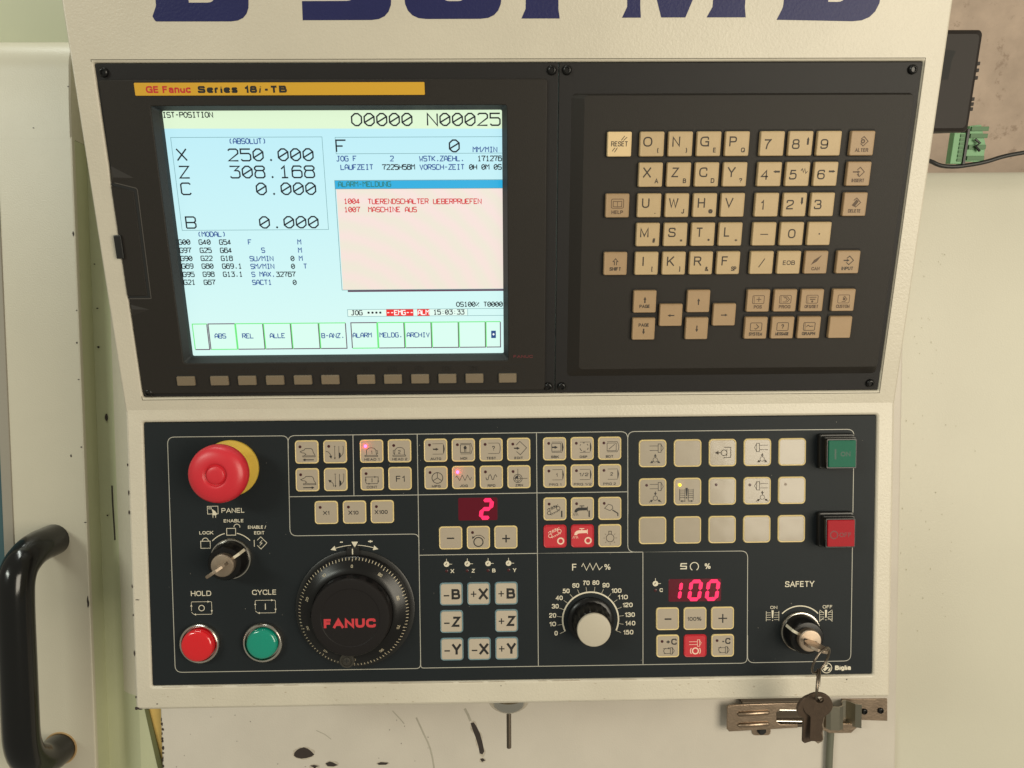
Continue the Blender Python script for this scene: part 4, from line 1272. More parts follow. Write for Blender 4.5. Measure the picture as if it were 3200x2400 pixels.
# guard icons
for cx, cy, cross in ((447.5, 44.0, False), (486.5, 43.8, True)):
    for s_ in (-1, 1):
        pr_.stroke([(cx + s_ * 4.6, cy + 3.6), (cx + s_ * 4.6, cy - 3.8)], .3)
        for k in range(4):
            yy = cy + 2.4 - k * 1.7
            pr_.stroke([(cx + s_ * 4.8, yy), (cx + s_ * 1.3, yy)], .26)
        if cross:
            pr_.stroke([(cx + s_ * 4.5, cy + 4.2), (cx + s_ * 1.4, cy + 1.6)], .3)
            pr_.stroke([(cx + s_ * 4.8, cy - 4.4), (cx + s_ * 1.2, cy - 1.4)], .3)
    pr_.poly([(cx - .8, cy + 4.2), (cx - .4, cy - 1.6), (cx + .4, cy - 1.6), (cx + .8, cy + 4.2)])
    pr_.disc(cx, cy - 3.2, .35)
    flush()
# reference point symbols
for x_, y_ in ((211.8, 85.4), (226.7, 85.5), (241.6, 85.5), (256.3, 85.5), (362.2, 69.1)):
    pr_.disc(x_, y_, 2.0)
    pr_.stroke([(x_, y_ + 1.8), (x_, y_ + 3.9)], .35)
    pr_.stroke([(x_ + 1.8, y_), (x_ + 4.0, y_)], .35)
    flush()
# handwheel scale marks
pr_.poly([(144.1, 102.6), (148.8, 102.6), (146.4, 98.2)])
pr_.arc(146.2, 54.3, 45.8, 93, 107, .45)
pr_.arc(146.2, 54.3, 45.8, 73, 87, .45)
for s_ in (-1, 1):
    a_ = radians(90 + s_ * 17)
    bx_, by_ = 146.2 + 45.8 * cos(a_), 54.3 + 45.8 * sin(a_)
    d_ = Vector((-sin(a_) * s_, cos(a_) * s_))
    pr_.arrow(bx_, by_, bx_ + d_.x * 3.8, by_ + d_.y * 3.8, .2, 3.6)
flush()
# feed dial scale
pr_.arc(315.2, 43.3, 20.2, -24, 204, 1.05, n=60)
for k in range(16):
    a_ = radians(204 - k * 228 / 15)
    pr_.stroke([(315.2 + 20.6 * cos(a_), 43.3 + 20.6 * sin(a_)), (315.2 + 24.2 * cos(a_), 43.3 + 24.2 * sin(a_))], .22)
flush('dial_scale')
# maker mark
pr_.ring(487.6, 4.8, 3.7, .55)
pr_.poly([(485.3, 7.0), (488.6, 7.4), (487.2, 5.6), (489.6, 5.4), (486.2, 2.4), (484.8, 4.0), (486.2, 4.8)])
pr_.poly([(489.2, 4.0), (490.4, 5.4), (490.2, 3.0), (488.2, 2.2)])
flush()
T('Biglia', 493.7, 505.4, 3.1, 3.4, .045)
ld = MB()
for x_, y_ in ((211.8, 80.4), (226.5, 80.4), (241.5, 80.4), (256.3, 80.5), (362.2, 64.1)):
    ld.lathe(x_, y_, [(1.15, 0.02), (1.1, .12), (.6, .3)], 14)
for (x_, y_) in ((211.8, 85.4), (226.7, 85.5), (241.6, 85.5), (256.3, 85.5), (362.2, 69.1)):
    ld.stroke([(x_ - .5, y_ - .7), (x_ - .5, y_ + .1), (x_ + .1, y_ + .1), (x_ + .1, y_ + .9)], .3, h=.2)
ld.build('indicator_lamp', LEDOFF, op, None, TO)

# ---- membrane keys
_mk = {}


def mkey(x_, y_, size=16.7, border=BORDER, face=FACE, draw=None, led=None, ink=INKB, label=None, depth=0.8):
    kk = ('b', size, border.name)
    if kk not in _mk:
        q = MB()
        r_ = 2.4 * size / 16.7
        q.rr(0, 0, [(size, size, r_, 0), (size - .2, size - .2, r_, .6), (size - .9, size - .9, r_ - .3, .95), (size - 1.7, size - 1.7, r_ - .7, .8), (size - 1.9, size - 1.9, r_ - .8, .5)], n=5)
        q2 = MB()
        q2.rr(0, 0, [(size - 1.85, size - 1.85, r_ - .8, .55), (size - 2.1, size - 2.1, r_ - .9, .72)], n=5)
        _mk[kk] = (q, q2)
    q, q2 = _mk[kk]
    mk1 = ('m', size, border.name)
    if mk1 not in _mk:
        o_ = q.build('membrane_key', border, op, None, (TO[0] + x_, y_, 0), smooth=40)
        _mk[mk1] = o_.data
    else:
        o_ = bpy.data.objects.new('membrane_key', _mk[mk1])
        COL.objects.link(o_)
        o_.parent = op
        o_.location = Vector((TO[0] + x_, y_, 0)) * S
    mk2 = ('f', size, face.name)
    if mk2 not in _mk:
        f_ = q2.build('key_face', face, o_)
        _mk[mk2] = f_.data
    else:
        f_ = bpy.data.objects.new('key_face', _mk[mk2])
        COL.objects.link(f_)
        f_.parent = o_
    if led:
        lx, ly, lm = led
        l_ = MB()
        lit = lm in (LEDRED, LEDYEL)
        l_.lathe(lx, ly, [(1.05, .7), (1.05, 1.0 if lit else .76), (.6, 1.35 if lit else .8)], 14)
        lo_ = l_.build('indicator_lamp', lm, o_)
        if lit:
            pl = bpy.data.lights.new('lamp_glow', 'POINT')
            pl.energy = 0.00042
            pl.color = (1.0, 0.02, 0.05) if lm is LEDRED else (1.0, 0.55, 0.03)
            if lm is LEDYEL:
                pl.energy = 0.00012
            pl.shadow_soft_size = 0.0003
            po = bpy.data.objects.new('lamp_glow', pl)
            COL.objects.link(po)
            po.parent = o_
            po.location = Vector((lx, ly, 4.2)) * S
    if draw:
        d_ = MB()
        draw(d_)
        d_.build('legend', ink, o_)
    if label:
        o_['label'] = label
    return o_


HM = .74


def px(cx, cy, sc_):
    """legend drawing in the pixels of an enlarged view: centre and pixels per millimetre"""
    class Q:
        def __init__(s, mb_):
            s.m = mb_

        def c(s, p):
            return ((p[0] - cx) / sc_, (cy - p[1]) / sc_)

        def st(s, pts, wd=.4, closed=False):
            s.m.stroke([s.c(p) for p in pts], wd, closed, h=HM)

        def po(s, pts):
            s.m.poly([s.c(p) for p in pts], h=HM)

        def ri(s, x, y, r, wd=.4):
            a, b = s.c((x, y))
            s.m.ring(a, b, r / sc_, wd, h=HM)

        def di(s, x, y, r):
            a, b = s.c((x, y))
            s.m.disc(a, b, r / sc_, h=HM)

        def ar(s, x0, y0, x1, y1, wd=.4, hd=1.6):
            a, b = s.c((x0, y0)), s.c((x1, y1))
            s.m.arrow(a[0], a[1], b[0], b[1], wd, hd, h=HM)

        def arc(s, x, y, r, a0, a1, wd=.4):
            a, b = s.c((x, y))
            s.m.arc(a, b, r / sc_, a0, a1, wd, h=HM)

        def tx(s, t, x0, x1, yb, cap, wt=.01):
            a, b = s.c((x0, yb))
            a2, _ = s.c((x1, yb))
            s.m.text(t, a, a2, b, cap / sc_, wt, h=HM)
    return Q


def D(cx, cy, sc_, f):
    Q = px(cx, cy, sc_)
    return lambda mb_: f(Q(mb_))


OFF = lambda x, y: (x, y, LEDOFF)


def tail(dx):
    def f(q):
        x0 = 0
        q.st([(165, 370), (225, 345), (240, 325), (325, 325), (345, 345), (355, 385), (378, 420)], .4)
        q.st([(165, 370), (195, 385), (228, 388), (250, 408), (228, 420)], .4)
        q.st([(205, 428), (380, 428), (380, 443), (205, 443)], .35, True)
        if dx < 0:
            q.ar(360, 486, 200, 486, .65, 2.0)
        else:
            q.ar(200, 486, 360, 486, .65, 2.0)
    return f


mkey(113.9, 167.5, draw=D(260, 375, 20, tail(-1)), led=OFF(-4.6, 3.8))
mkey(113.9, 147.6, draw=D(260, 375, 20, tail(1)), led=OFF(-4.6, 3.8))


def tools(inward):
    def f(q):
        if inward:
            q.st([(525, 362), (565, 372), (592, 410)], .4)
            q.ar(590, 405, 602, 470, .4, 2.2)
        else:
            q.st([(628, 470), (620, 425), (596, 400)], .4)
            q.ar(598, 404, 552, 372, .4, 2.2)
        q.st([(640, 290), (665, 290)], .3)
        q.ar(653, 292, 653, 480, .3, 1.4)
        q.st([(712, 290), (712, 465), (735, 440), (770, 395), (776, 300)], .35)
        q.st([(760, 292), (780, 292)], .3)
        q.po([(712, 375), (735, 395), (738, 440), (710, 470)])
    return f


mkey(133.9, 167.5, draw=D(656, 370, 20, tools(True)), led=OFF(-4.3, 3.9))
mkey(133.9, 147.6, draw=D(656, 370, 20, tools(False)))


def head(n, mir):
    def f(q):
        s_ = -1 if mir else 1
        X = lambda x: 1168 + s_ * (x - 1168)
        q.st([(X(1098), 415), (X(1098), 345), (X(1125), 318), (X(1165), 310), (X(1205), 318), (X(1230), 345), (X(1238), 415)], .4)
        q.st([(X(1238), 350), (X(1255), 355), (X(1255), 395), (X(1238), 400)], .35)
        q.st([(1075, 420), (1255, 420), (1255, 437), (1075, 437)], .35, True)
        q.tx(n, 1150, 1185, 400, 50, .0) if n == '2' else q.tx(n, 1160, 1178, 400, 50, .0)
        q.tx('HEAD ' + n, 1065, 1278, 495, 34, .015)
    return f


mkey(159.7, 167.6, draw=D(1168, 361, 20, head('1', False)), led=(-4.2, 3.7, LEDRED), label='HEAD 1 key with its red lamp lit')
mkey(179.5, 167.6, draw=D(1168, 361, 20, head('2', True)), led=OFF(-4.0, 3.9))
mkey(159.7, 147.8, draw=D(1174, 748, 20, lambda q: (q.st([(1085, 800), (1085, 720), (1262, 720), (1262, 790)], .4), q.st([(1262, 800), (1245, 815), (1100, 817), (1088, 800)], .4), q.ar(1180, 720, 1235, 720, .3, 1.3), q.ar(1085, 790, 1085, 742, .3, 1.3), q.ar(1262, 760, 1262, 800, .3, 1.3), q.ar(1180, 817, 1110, 817, .3, 1.3), q.st([(1175, 740), (1175, 795)], .45), q.tx('CONT', 1098, 1248, 883, 36, .01))), led=OFF(-4.1, 3.8))
mkey(179.5, 147.8, draw=D(1566, 742, 20, lambda q: q.tx('F1', 1510, 1635, 787, 85, .0)))
mkey(126.8, 124.0, draw=D(533, 1225, 20, lambda q: q.tx('X1', 490, 577, 1255, 52, .02)), led=OFF(-4.2, 3.8))
mkey(146.8, 124.0, draw=D(929, 1216, 20, lambda q: q.tx('X10', 845, 987, 1248, 54, .02)), led=OFF(-4.2, 3.8))
mkey(166.5, 124.1, draw=D(1318, 1208, 20, lambda q: q.tx('X100', 1213, 1397, 1238, 54, .02)), led=OFF(-4.0, 3.8))
MX = [205.1, 224.8, 244.5, 264.2]


def tape(q, x0, y0, x1, y1, solid=True):
    q.st([(x0, y0), (x1, y0)], .3)
    q.st([(x0, y1), (x1, y1)], .3)
    if solid:
        q.po([(x1, y0), (x1 + 10, y0 + 20), (x1 + 18, (y0 + y1) / 2), (x1 + 10, y1 - 20), (x1, y1)])
    else:
        q.st([(x1, y0), (x1 + 12, y0 + 20), (x1 + 18, (y0 + y1) / 2), (x1 + 12, y1 - 20), (x1, y1)], .35)


mkey(MX[0], 167.7, draw=D(241, 306, 17.2, lambda q: (tape(q, 205, 225, 335, 352), q.ar(210, 292, 280, 292, .9, 2.0), q.tx('AUTO', 178, 310, 424, 30, .03))), led=OFF(-4.2, 3.9))
mkey(MX[1], 167.7, draw=D(582, 303, 17.2, lambda q: (q.st([(548, 237), (665, 237), (665, 332), (548, 332)], .4, True), q.st([(548, 222), (675, 222), (695, 285), (675, 350), (548, 350)], .35), q.po([(585, 270), (605, 245), (625, 268), (620, 290), (592, 292)]), q.st([(598, 290), (598, 325)], .4), q.st([(614, 290), (614, 325)], .4), q.tx('MDI', 545, 628, 420, 30, .03))), led=OFF(-4.1, 3.9))
mkey(MX[2], 167.7, draw=D(924, 299, 17.2, lambda q: (tape(q, 890, 217, 1020, 345, False), q.tx('?', 940, 972, 310, 58, .0), q.tx('TEST', 868, 985, 417, 30, .03))), led=OFF(-4.1, 3.9))
mkey(MX[3], 167.7, draw=D(1267, 295, 17.2, lambda q: (q.st([(1238, 240), (1282, 195), (1365, 275), (1288, 360), (1240, 320)], .4), q.ar(1210, 280, 1282, 280, .9, 2.2), q.tx('EDIT', 1215, 1320, 414, 30, .03))), led=OFF(-4.1, 3.9))
mkey(MX[0], 148.0, draw=D(244, 647, 17.2, lambda q: (q.ri(262, 648, 66, .5), q.st([(262, 648), (262, 584)], .45), q.st([(262, 648), (212, 680)], .45), q.st([(262, 648), (312, 680)], .45), q.tx('MPG', 193, 300, 765, 30, .03))), led=OFF(-4.1, 3.9))
mkey(MX[1], 148.0, draw=D(588, 643, 17.2, lambda q: (q.st([(490, 640), (503, 620), (540, 680), (572, 612), (605, 680), (636, 612), (668, 675), (685, 640)], .38), q.tx('JOG', 540, 638, 760, 30, .03))), led=(-4.2, 4.0, LEDRED), label='JOG key with its red lamp lit')
mkey(MX[2], 148.0, draw=D(928, 638, 17.2, lambda q: (q.st([(862, 640), (872, 670), (888, 668), (900, 620), (915, 605), (928, 625), (938, 665), (955, 665), (968, 620), (982, 606), (998, 635)], .42), q.tx('RPD', 882, 978, 756, 30, .03))), led=OFF(-4.1, 3.9))
mkey(MX[3], 148.0, draw=D(1270, 634, 17.2, lambda q: (q.ri(1258, 653, 52, .4), q.ri(1258, 653, 34, .35), q.po([(1258, 653), (1224, 653), (1234, 630), (1258, 619)]), q.st([(1258, 535), (1258, 705)], .35), q.st([(1210, 653), (1375, 653)], .35), q.tx('ZRN', 1225, 1320, 752, 30, .03))), led=OFF(-4.1, 3.9))
mkey(215.0, 104.5, draw=D(426, 1389, 17.2, lambda q: q.st([(380, 1392), (470, 1392)], 1.0)))
mkey(234.8, 104.5, draw=D(767, 1384, 17.2, lambda q: (q.ri(768, 1437, 56, .75), q.arc(768, 1437, 84, 25, 150, .4), q.ar(700, 1385, 690, 1400, .4, 1.9))), led=OFF(-4.1, 3.8))
mkey(254.5, 104.5, draw=D(1107, 1380, 17.2, lambda q: (q.st([(1062, 1395), (1158, 1395)], 1.0), q.st([(1110, 1348), (1110, 1444)], 1.0))))
SX = [289.8, 309.5, 329.2]


def small2(q, x0, y0):
    q.st([(x0, y0 + 18), (x0 + 112, y0 + 18), (x0 + 112, y0 + 112), (x0, y0 + 112)], .38, True)
    q.st([(x0, y0), (x0 + 125, y0)], .35)
    q.st([(x0, y0 + 126), (x0 + 125, y0 + 126)], .35)


mkey(SX[0], 167.8, draw=D(289, 290, 17.2, lambda q: (small2(q, 255, 206), q.po([(380, 206), (392, 230), (400, 270), (392, 310), (380, 332)]), q.ar(258, 270, 330, 270, 1.0, 2.3), q.tx('SBK', 245, 340, 403, 30, .03))), led=OFF(-4.1, 4.0))
mkey(SX[1], 167.8, draw=D(629, 284, 17.2, lambda q: (tape(q, 600, 203, 725, 330), q.arc(652, 265, 52, 20, 45, .45), q.arc(652, 265, 52, 80, 105, .45), q.arc(652, 265, 52, 140, 160, .45), q.arc(652, 265, 52, 195, 240, .45), q.arc(652, 265, 52, 260, 290, .45), q.arc(652, 265, 52, 320, 350, .45), q.tx('OSP', 597, 692, 400, 30, .03))), led=OFF(-4.1, 3.9))
mkey(SX[2], 167.8, draw=D(970, 280, 17.2, lambda q: (small2(q, 938, 197), q.st([(1062, 197), (1075, 225), (1083, 262), (1075, 300), (1062, 323)], .35), q.st([(960, 290), (1032, 230)], .4), q.tx('BDT', 922, 1015, 395, 30, .03))), led=OFF(-4.1, 3.9))
for i, (s_, a, b) in enumerate((('1', 303, 325), ('1/2', 593, 708), ('2', 978, 1010))):
    cx = (290, 631, 970)[i]
    x0 = (262, 600, 945)[i]
    x1 = (385, 727, 1065)[i]
    w1 = ((220, 370), (527, 745), (890, 1045))[i]
    mkey(SX[i], 148.1, draw=D(cx, 628 - 3 * i, 17.2, (lambda s_=s_, a=a, b=b, x0=x0, x1=x1, w1=w1, i=i: lambda q: (tape(q, x0, 545 - 3 * i, x1, 672 - 3 * i), q.tx(s_, a, b, 632 - 5 * i, 42, .01), q.tx('PRG ' + s_, w1[0], w1[1], 745 - 4 * i, 30, .012)))()), led=OFF(-4.1, 3.9))


def conveyor(q, dx=0, dy=0):
    P = lambda l: [(x + dx, y + dy) for x, y in l]
    q.ri(222 + dx, 1078 + dy, 22, .4)
    q.ri(335 + dx, 1020 + dy, 22, .4)
    q.st(P([(215, 1055), (330, 998)]), .3)
    q.st(P([(232, 1100), (345, 1042)]), .3)
    for k in range(7):
        x, y = 206 + k * 21, 1046 - k * 10
        q.st(P([(x, y), (x - 6, y - 14)]), .4)
    for k in range(6):
        x, y = 245 + k * 20, 1096 - k * 10
        q.st(P([(x, y), (x + 5, y + 10)]), .4)
    q.st(P([(208, 1030), (222, 1018), (236, 1030)]), .35)
    q.ri(258 + dx, 1012 + dy, 9, .35)
    q.ri(286 + dx, 998 + dy, 9, .35)
    q.ri(312 + dx, 994 + dy, 7, .35)


def tap(q, dx=0, dy=0):
    P = lambda l: [(x + dx, y + dy) for x, y in l]
    q.po(P([(535, 1070), (540, 1040), (560, 1020), (585, 1010), (692, 1010), (692, 1045), (600, 1048), (575, 1055), (568, 1070)]))
    q.st(P([(697, 998), (697, 1060)]), .5)
    q.st(P([(628, 1010), (628, 993)]), .6)
    q.st(P([(598, 990), (658, 990)]), .6)
    for a, b in ((530, 515), (545, 538), (558, 560), (570, 582)):
        q.st(P([(a, 1080), (b, 1112)]), .3)


mkey(SX[0], 124.5, draw=D(294, 1030, 17.2, lambda q: (conveyor(q), q.st([(378, 1052), (378, 1132)], .9))), led=OFF(-4.1, 3.7))
mkey(SX[1], 124.4, draw=D(634, 1027, 17.2, lambda q: (tap(q), q.st([(718, 1048), (718, 1130)], .9))), led=OFF(-4.1, 3.8))
mkey(SX[2], 124.4, draw=D(973, 1024, 17.2, lambda q: (q.st([(955, 970), (908, 1020), (975, 1050), (1012, 1022), (1000, 985)], .4, True), q.st([(1005, 1042), (1072, 1085), (1072, 1120)], .8))), led=OFF(-4.0, 3.8))
PALE = mat('print_pale_pink', (0.75, 0.52, 0.40), 0.5)
mkey(SX[0], 104.7, border=KRED, face=KRED, ink=PALE, draw=D(296, 1370, 17.2, lambda q: (conveyor(q, 15, 285), q.ri(365, 1428, 36, 1.0))), label='red conveyor stop key with pale symbols')
mkey(SX[1], 104.7, border=KRED, face=KRED, ink=PALE, draw=D(636, 1366, 17.2, lambda q: (tap(q, 0, 283), q.ri(705, 1423, 36, 1.0))), label='red coolant stop key with a pale tap symbol')
mkey(SX[2], 104.6, draw=D(975, 1363, 17.2, lambda q: (q.ri(978, 1390, 48, .45), q.st([(962, 1342), (962, 1305), (993, 1305), (993, 1342)], .45), [q.st([(978 + 66 * cos(radians(a)), 1390 + 66 * sin(radians(a))), (978 + 84 * cos(radians(a)), 1390 + 84 * sin(radians(a)))], .3) for a in (-40, 0, 45, 90, 135, 180, 220)])), ink=INKD)
# jog keys
JX, JY = [214.9, 234.6, 254.4], [63.7, 43.6, 23.3]
for c_, r_, s_ in ((0, 0, '-B'), (1, 0, '+X'), (2, 0, '+B'), (0, 1, '-Z'), (2, 1, '+Z'), (0, 2, '-Y'), (1, 2, '-X'), (2, 2, '+Y')):
    def jd(q, s_=s_):
        if s_[0] == '-':
            q.stroke([(-5.4, -1.1), (-1.4, -1.1)], 1.0, h=HM)
        else:
            q.stroke([(-5.6, -.2), (-1.6, -.2)], .8, h=HM)
            q.stroke([(-3.6, -2.3), (-3.6, 1.9)], .8, h=HM)
        q.text(s_[1], .2, 6.5, -3.9, 7.6, .028, h=HM)
    mkey(JX[c_], JY[r_], border=BORDERB, face=FACEJ, draw=jd)
# spindle keys
mkey(370.9, 43.2, draw=D(358, 890, 17.7, lambda q: q.st([(320, 892), (408, 892)], 1.1)))
mkey(390.9, 43.1, draw=D(714, 886, 17.7, lambda q: q.tx('100%', 612, 795, 913, 50, .015)))
mkey(410.9, 43.1, draw=D(1072, 883, 17.7, lambda q: (q.st([(1018, 884), (1130, 884)], .95), q.st([(1074, 828), (1074, 942)], .95))))


def chuck(q, x0, y0):
    q.st([(x0, y0 - 30), (x0 + 90, y0 - 30)], .35)
    q.st([(x0 + 10, y0 + 35), (x0 + 90, y0 + 35)], .35)
    q.st([(x0 + 95, y0 - 42), (x0 + 120, y0 - 42), (x0 + 120, y0 + 42), (x0 + 95, y0 + 42)], .4, True)
    q.st([(x0 + 122, y0 - 40), (x0 + 145, y0), (x0 + 122, y0 + 35)], .35)


mkey(371.1, 23.1, draw=D(361, 1243, 17.7, lambda q: (q.tx('+C', 335, 478, 1225, 80, .02), chuck(q, 300, 1305), q.arc(345, 1305, 36, 100, 260, .4), q.ar(372, 1265, 380, 1285, .4, 1.4))), led=OFF(-4.1, 3.6))
mkey(411.1, 22.9, draw=D(1075, 1238, 17.7, lambda q: (q.tx('-C', 1062, 1175, 1218, 80, .02), chuck(q, 1015, 1295), q.arc(1060, 1290, 36, 100, 260, .4))), led=OFF(-4.1, 3.8))
mkey(391.1, 23.0, border=KRED, face=KRED, ink=PALE, draw=D(718, 1240, 17.7, lambda q: (q.st([(638, 1185), (742, 1185)], .35), q.st([(638, 1222), (742, 1222)], .35), q.st([(745, 1160), (775, 1160), (775, 1245), (745, 1245)], .35, True), q.st([(777, 1175), (795, 1200), (777, 1230)], .3), q.ri(720, 1305, 38, .9), q.arc(720, 1305, 64, 145, 215, .6), q.arc(720, 1305, 64, -35, 35, .6))), label='red spindle stop key between the C keys')
# the group of fifteen film-covered keys
GX, GY = [360.0, 385.1, 410.2, 435.3, 460.4], [163.7, 135.9, 108.0]
G5 = dict(size=19.9, face=POCKET, border=BORDER)


def clamp(q, cx, mir, led_shift=0, out=True, y0=205):
    s_ = -1 if mir else 1
    X = lambda x: cx + s_ * (x - 250)
    q.st([(X(205), y0 - 20), (X(280), y0 - 20)], .35)
    q.st([(X(205), y0 + 20), (X(280), y0 + 20)], .35)
    q.st([(X(282), y0 - 38), (X(308), y0 - 38), (X(308), y0 + 38), (X(282), y0 + 38)], .4, True)
    q.st([(X(310), y0 - 30), (X(328), y0), (X(310), y0 + 28)], .35)
    cy = y0 + 105
    q.ri(X(256), cy, 20, .35)
    if out:
        q.ar(X(256), cy - 18, X(256), cy - 55, .5, 2.0)
        q.ar(X(240), cy + 12, X(210), cy + 30, .5, 2.0)
        q.ar(X(272), cy + 12, X(302), cy + 30, .5, 2.0)
    else:
        q.ar(X(256), cy - 60, X(256), cy - 22, .5, 2.0)
        q.ar(X(200), cy + 38, X(236), cy + 14, .5, 2.0)
        q.ar(X(312), cy + 38, X(276), cy + 14, .5, 2.0)


mkey(GX[0], GY[0], draw=D(233, 253, 12.55, lambda q: clamp(q, 250, False)), **G5)
mkey(GX[1], GY[0], **G5)
mkey(GX[2], GY[0], draw=D(867, 249, 12.55, lambda q: (q.ar(850, 249, 795, 249, .6, 2.8), q.ri(880, 249, 26, .5), q.st([(880, 200), (940, 200), (940, 292), (880, 292), (880, 302)], .45), q.st([(905, 215), (905, 280)], .35))), ink=INKD, **G5)
mkey(GX[3], GY[0], draw=D(1186, 246, 12.55, lambda q: clamp(q, 1235, True, y0=202)), ink=INKD, **G5)
mkey(GX[4], GY[0], **G5)
mkey(GX[0], GY[1], draw=D(232, 602, 12.55, lambda q: clamp(q, 250, False, out=False, y0=552)), led=(-4.3, 5.0, LEDOFF), **G5)


def guard(q):
    for a, b in ((478, 525), (555, 600)):
        q.st([(a, 575), (a, 680)], .45)
        q.st([(b, 575), (b, 680)], .35)
        for k in range(5):
            q.st([(a - 3, 585 + k * 17), (b + 3, 585 + k * 17)], .35)
    q.po([(530, 565), (550, 565), (545, 640), (536, 640)])
    q.di(540, 655, 7)
    q.ar(530, 685, 482, 685, .5, 1.6)
    q.ar(555, 685, 600, 685, .5, 1.6)


mkey(GX[1], GY[1], draw=D(549, 600, 12.55, guard), led=(-5.6, 4.9, LEDYEL), label='guard symbol key with its yellow lamp lit', **G5)
mkey(GX[2], GY[1], led=(-4.5, 4.8, LEDOFF), **G5)
mkey(GX[3], GY[1], draw=D(1182, 594, 12.55, lambda q: clamp(q, 1235, True, out=False, y0=548)), led=(-5.3, 4.4, LEDOFF), ink=INKD, **G5)
mkey(GX[4], GY[1], led=(-4.6, 4.5, mat('led_grey', (0.20, 0.15, 0.11), 0.4)), **G5)
for i in range(5):
    mkey(GX[i], GY[2], **G5)


# dust on the foil
DUST = mat('dust_grey', (0.22, 0.20, 0.17), 0.8)
q = MB()
for i in range(60):
    blob(q, random.uniform(4, 516), random.uniform(3, 186), random.uniform(.12, .3), random.uniform(.12, .4), h=0.05, n=6)
tag(q.build('dust_speck', DUST, op, None, TO), kind='stuff')

# ---- seven segment displays
def segs(mb_, cx, cy, on, hgt=13.6, wd_=8.0, t=2.2, sl=.14):
    hw, hh = wd_ / 2 - t / 2, hgt / 2 - t / 2
    P = {'a': [(-hw, hh), (hw, hh)], 'g': [(-hw, 0), (hw, 0)], 'd': [(-hw, -hh), (hw, -hh)], 'f': [(-hw, hh), (-hw, 0)], 'b': [(hw, hh), (hw, 0)], 'e': [(-hw, 0), (-hw, -hh)], 'c': [(hw, 0), (hw, -hh)]}
    for k in on:
        (x0, y0), (x1, y1) = P[k]
        d_ = Vector((x1 - x0, y1 - y0)).normalized()
        n_ = Vector((-d_.y, d_.x))
        a_, b_ = Vector((x0, y0)) + d_ * .2, Vector((x1, y1)) - d_ * .2
        g_ = t / 2
        pts = [a_, a_ + d_ * g_ * .8 + n_ * g_, b_ - d_ * g_ * .8 + n_ * g_, b_, b_ - d_ * g_ * .8 - n_ * g_, a_ + d_ * g_ * .8 - n_ * g_]
        mb_.poly([(cx + p.x + p.y * sl, cy + p.y) for p in pts], h=.3)


d1 = MB().rr(234.7, 125.1, [(28.0, 16.4, 1.2, .02), (27.6, 16.0, 1.0, .15)]).build('number_display', GLOWW, op, None, TO)
d1['label'] = 'red number display showing 2'
q = MB()
segs(q, 240.8, 125.1, 'abged', hgt=15.6, wd_=9.4, t=2.9)
q.build('lit_segments', SEG, d1)
d2 = MB().rr(390.8, 63.9, [(38.2, 16.6, 1.2, .02), (37.8, 16.2, 1.0, .15)]).build('number_display', GLOWW, op, None, TO)
d2['label'] = 'red number display showing 100'
q = MB()
segs(q, 377.5, 63.7, 'bc', hgt=14.8, t=2.5)
segs(q, 391.0, 63.8, 'abcdef', hgt=15.8, wd_=9.8, t=2.7)
segs(q, 403.6, 63.8, 'abcdef', hgt=15.8, wd_=9.8, t=2.7)
q.build('lit_segments', SEG, d2)


# ================================================================== CONTROLS ON THE PANEL
def ctl(name, x_, y_, label, cat, group=None):
    return empty(name, LF, (x_, y_, 0), label, cat, group)


# emergency stop
es = ctl('emergency_stop', 60.1, 156.7, 'red mushroom emergency stop button standing on a yellow collar', 'emergency stop')
MB().lathe(0, 0, [(19.9, .1), (19.9, 2.2), (19.4, 2.8), (14.5, 3.6)], 64).build('collar', YEL, es, smooth=35)
MB().lathe(0, 0, [(13.8, 3.4), (13.8, 12), (11.5, 13), (11.5, 24)], 48).build('stem', mat('stem_metal', (0.55, 0.5, 0.4), 0.35, metal=1.0), es, smooth=35)
MB().lathe(0, 0, [(12, 19), (18.2, 19.2), (19.6, 20.4), (20.1, 22.5), (20.0, 25), (19.3, 27.6), (17.6, 29.6), (14, 30.9), (10, 31.4), (8.6, 31.4), (7.9, 31.2), (7.3, 29.9), (6.6, 29.7), (6.2, 30.0), (5.9, 31.1), (5.4, 31.4), (3, 31.6), (.5, 31.65)], 72).build('mushroom_cap', RED, es, smooth=50)


# key switches
def key_switch(x_, y_, label, slot, pointer):
    t = ctl('key_switch', x_, y_, label, 'key switch')
    MB().lathe(0, 0, [(14.6, .1), (14.6, 2.2), (14.2, 2.9), (13.4, 3.0), (13.0, 2.6)], 56, cap1=False).build('bezel_ring', CHROME, t, smooth=30)
    MB().lathe(0, 0, [(13.6, .1), (13.6, 3.4), (12.9, 7), (12.0, 13.4), (11.2, 14.6), (8.0, 15.0)], 56).build('dial_body', BLACKG, t, smooth=40)
    c_, s_ = cos(pointer), sin(pointer)
    q = MB()
    pts = [(7.4, .95, 15.06), (11.0, .95, 14.75), (12.15, 1.0, 13.5), (13.45, 1.05, 5.0), (13.45, -1.05, 5.0), (12.15, -1.0, 13.5), (11.0, -.95, 14.75), (7.4, -.95, 15.06)]
    q.add([(a * c_ - b * s_, a * s_ + b * c_, c + .12) for a, b, c in pts], [(0, 1, 6, 7), (1, 2, 5, 6), (2, 3, 4, 5)])
    q.build('pointer_line', WHITE, t)
    MB().lathe(0, 0, [(7.9, 14), (7.9, 19.0), (7.4, 19.7), (6.8, 19.8)], 40).build('lock_plug', BRASSY, t, smooth=35)
    q = MB()
    q.stroke([(-4.8 * cos(slot), -4.8 * sin(slot)), (4.8 * cos(slot), 4.8 * sin(slot))], 1.7, h=19.84)
    q.build('key_slot', GROOVE, t)
    return t


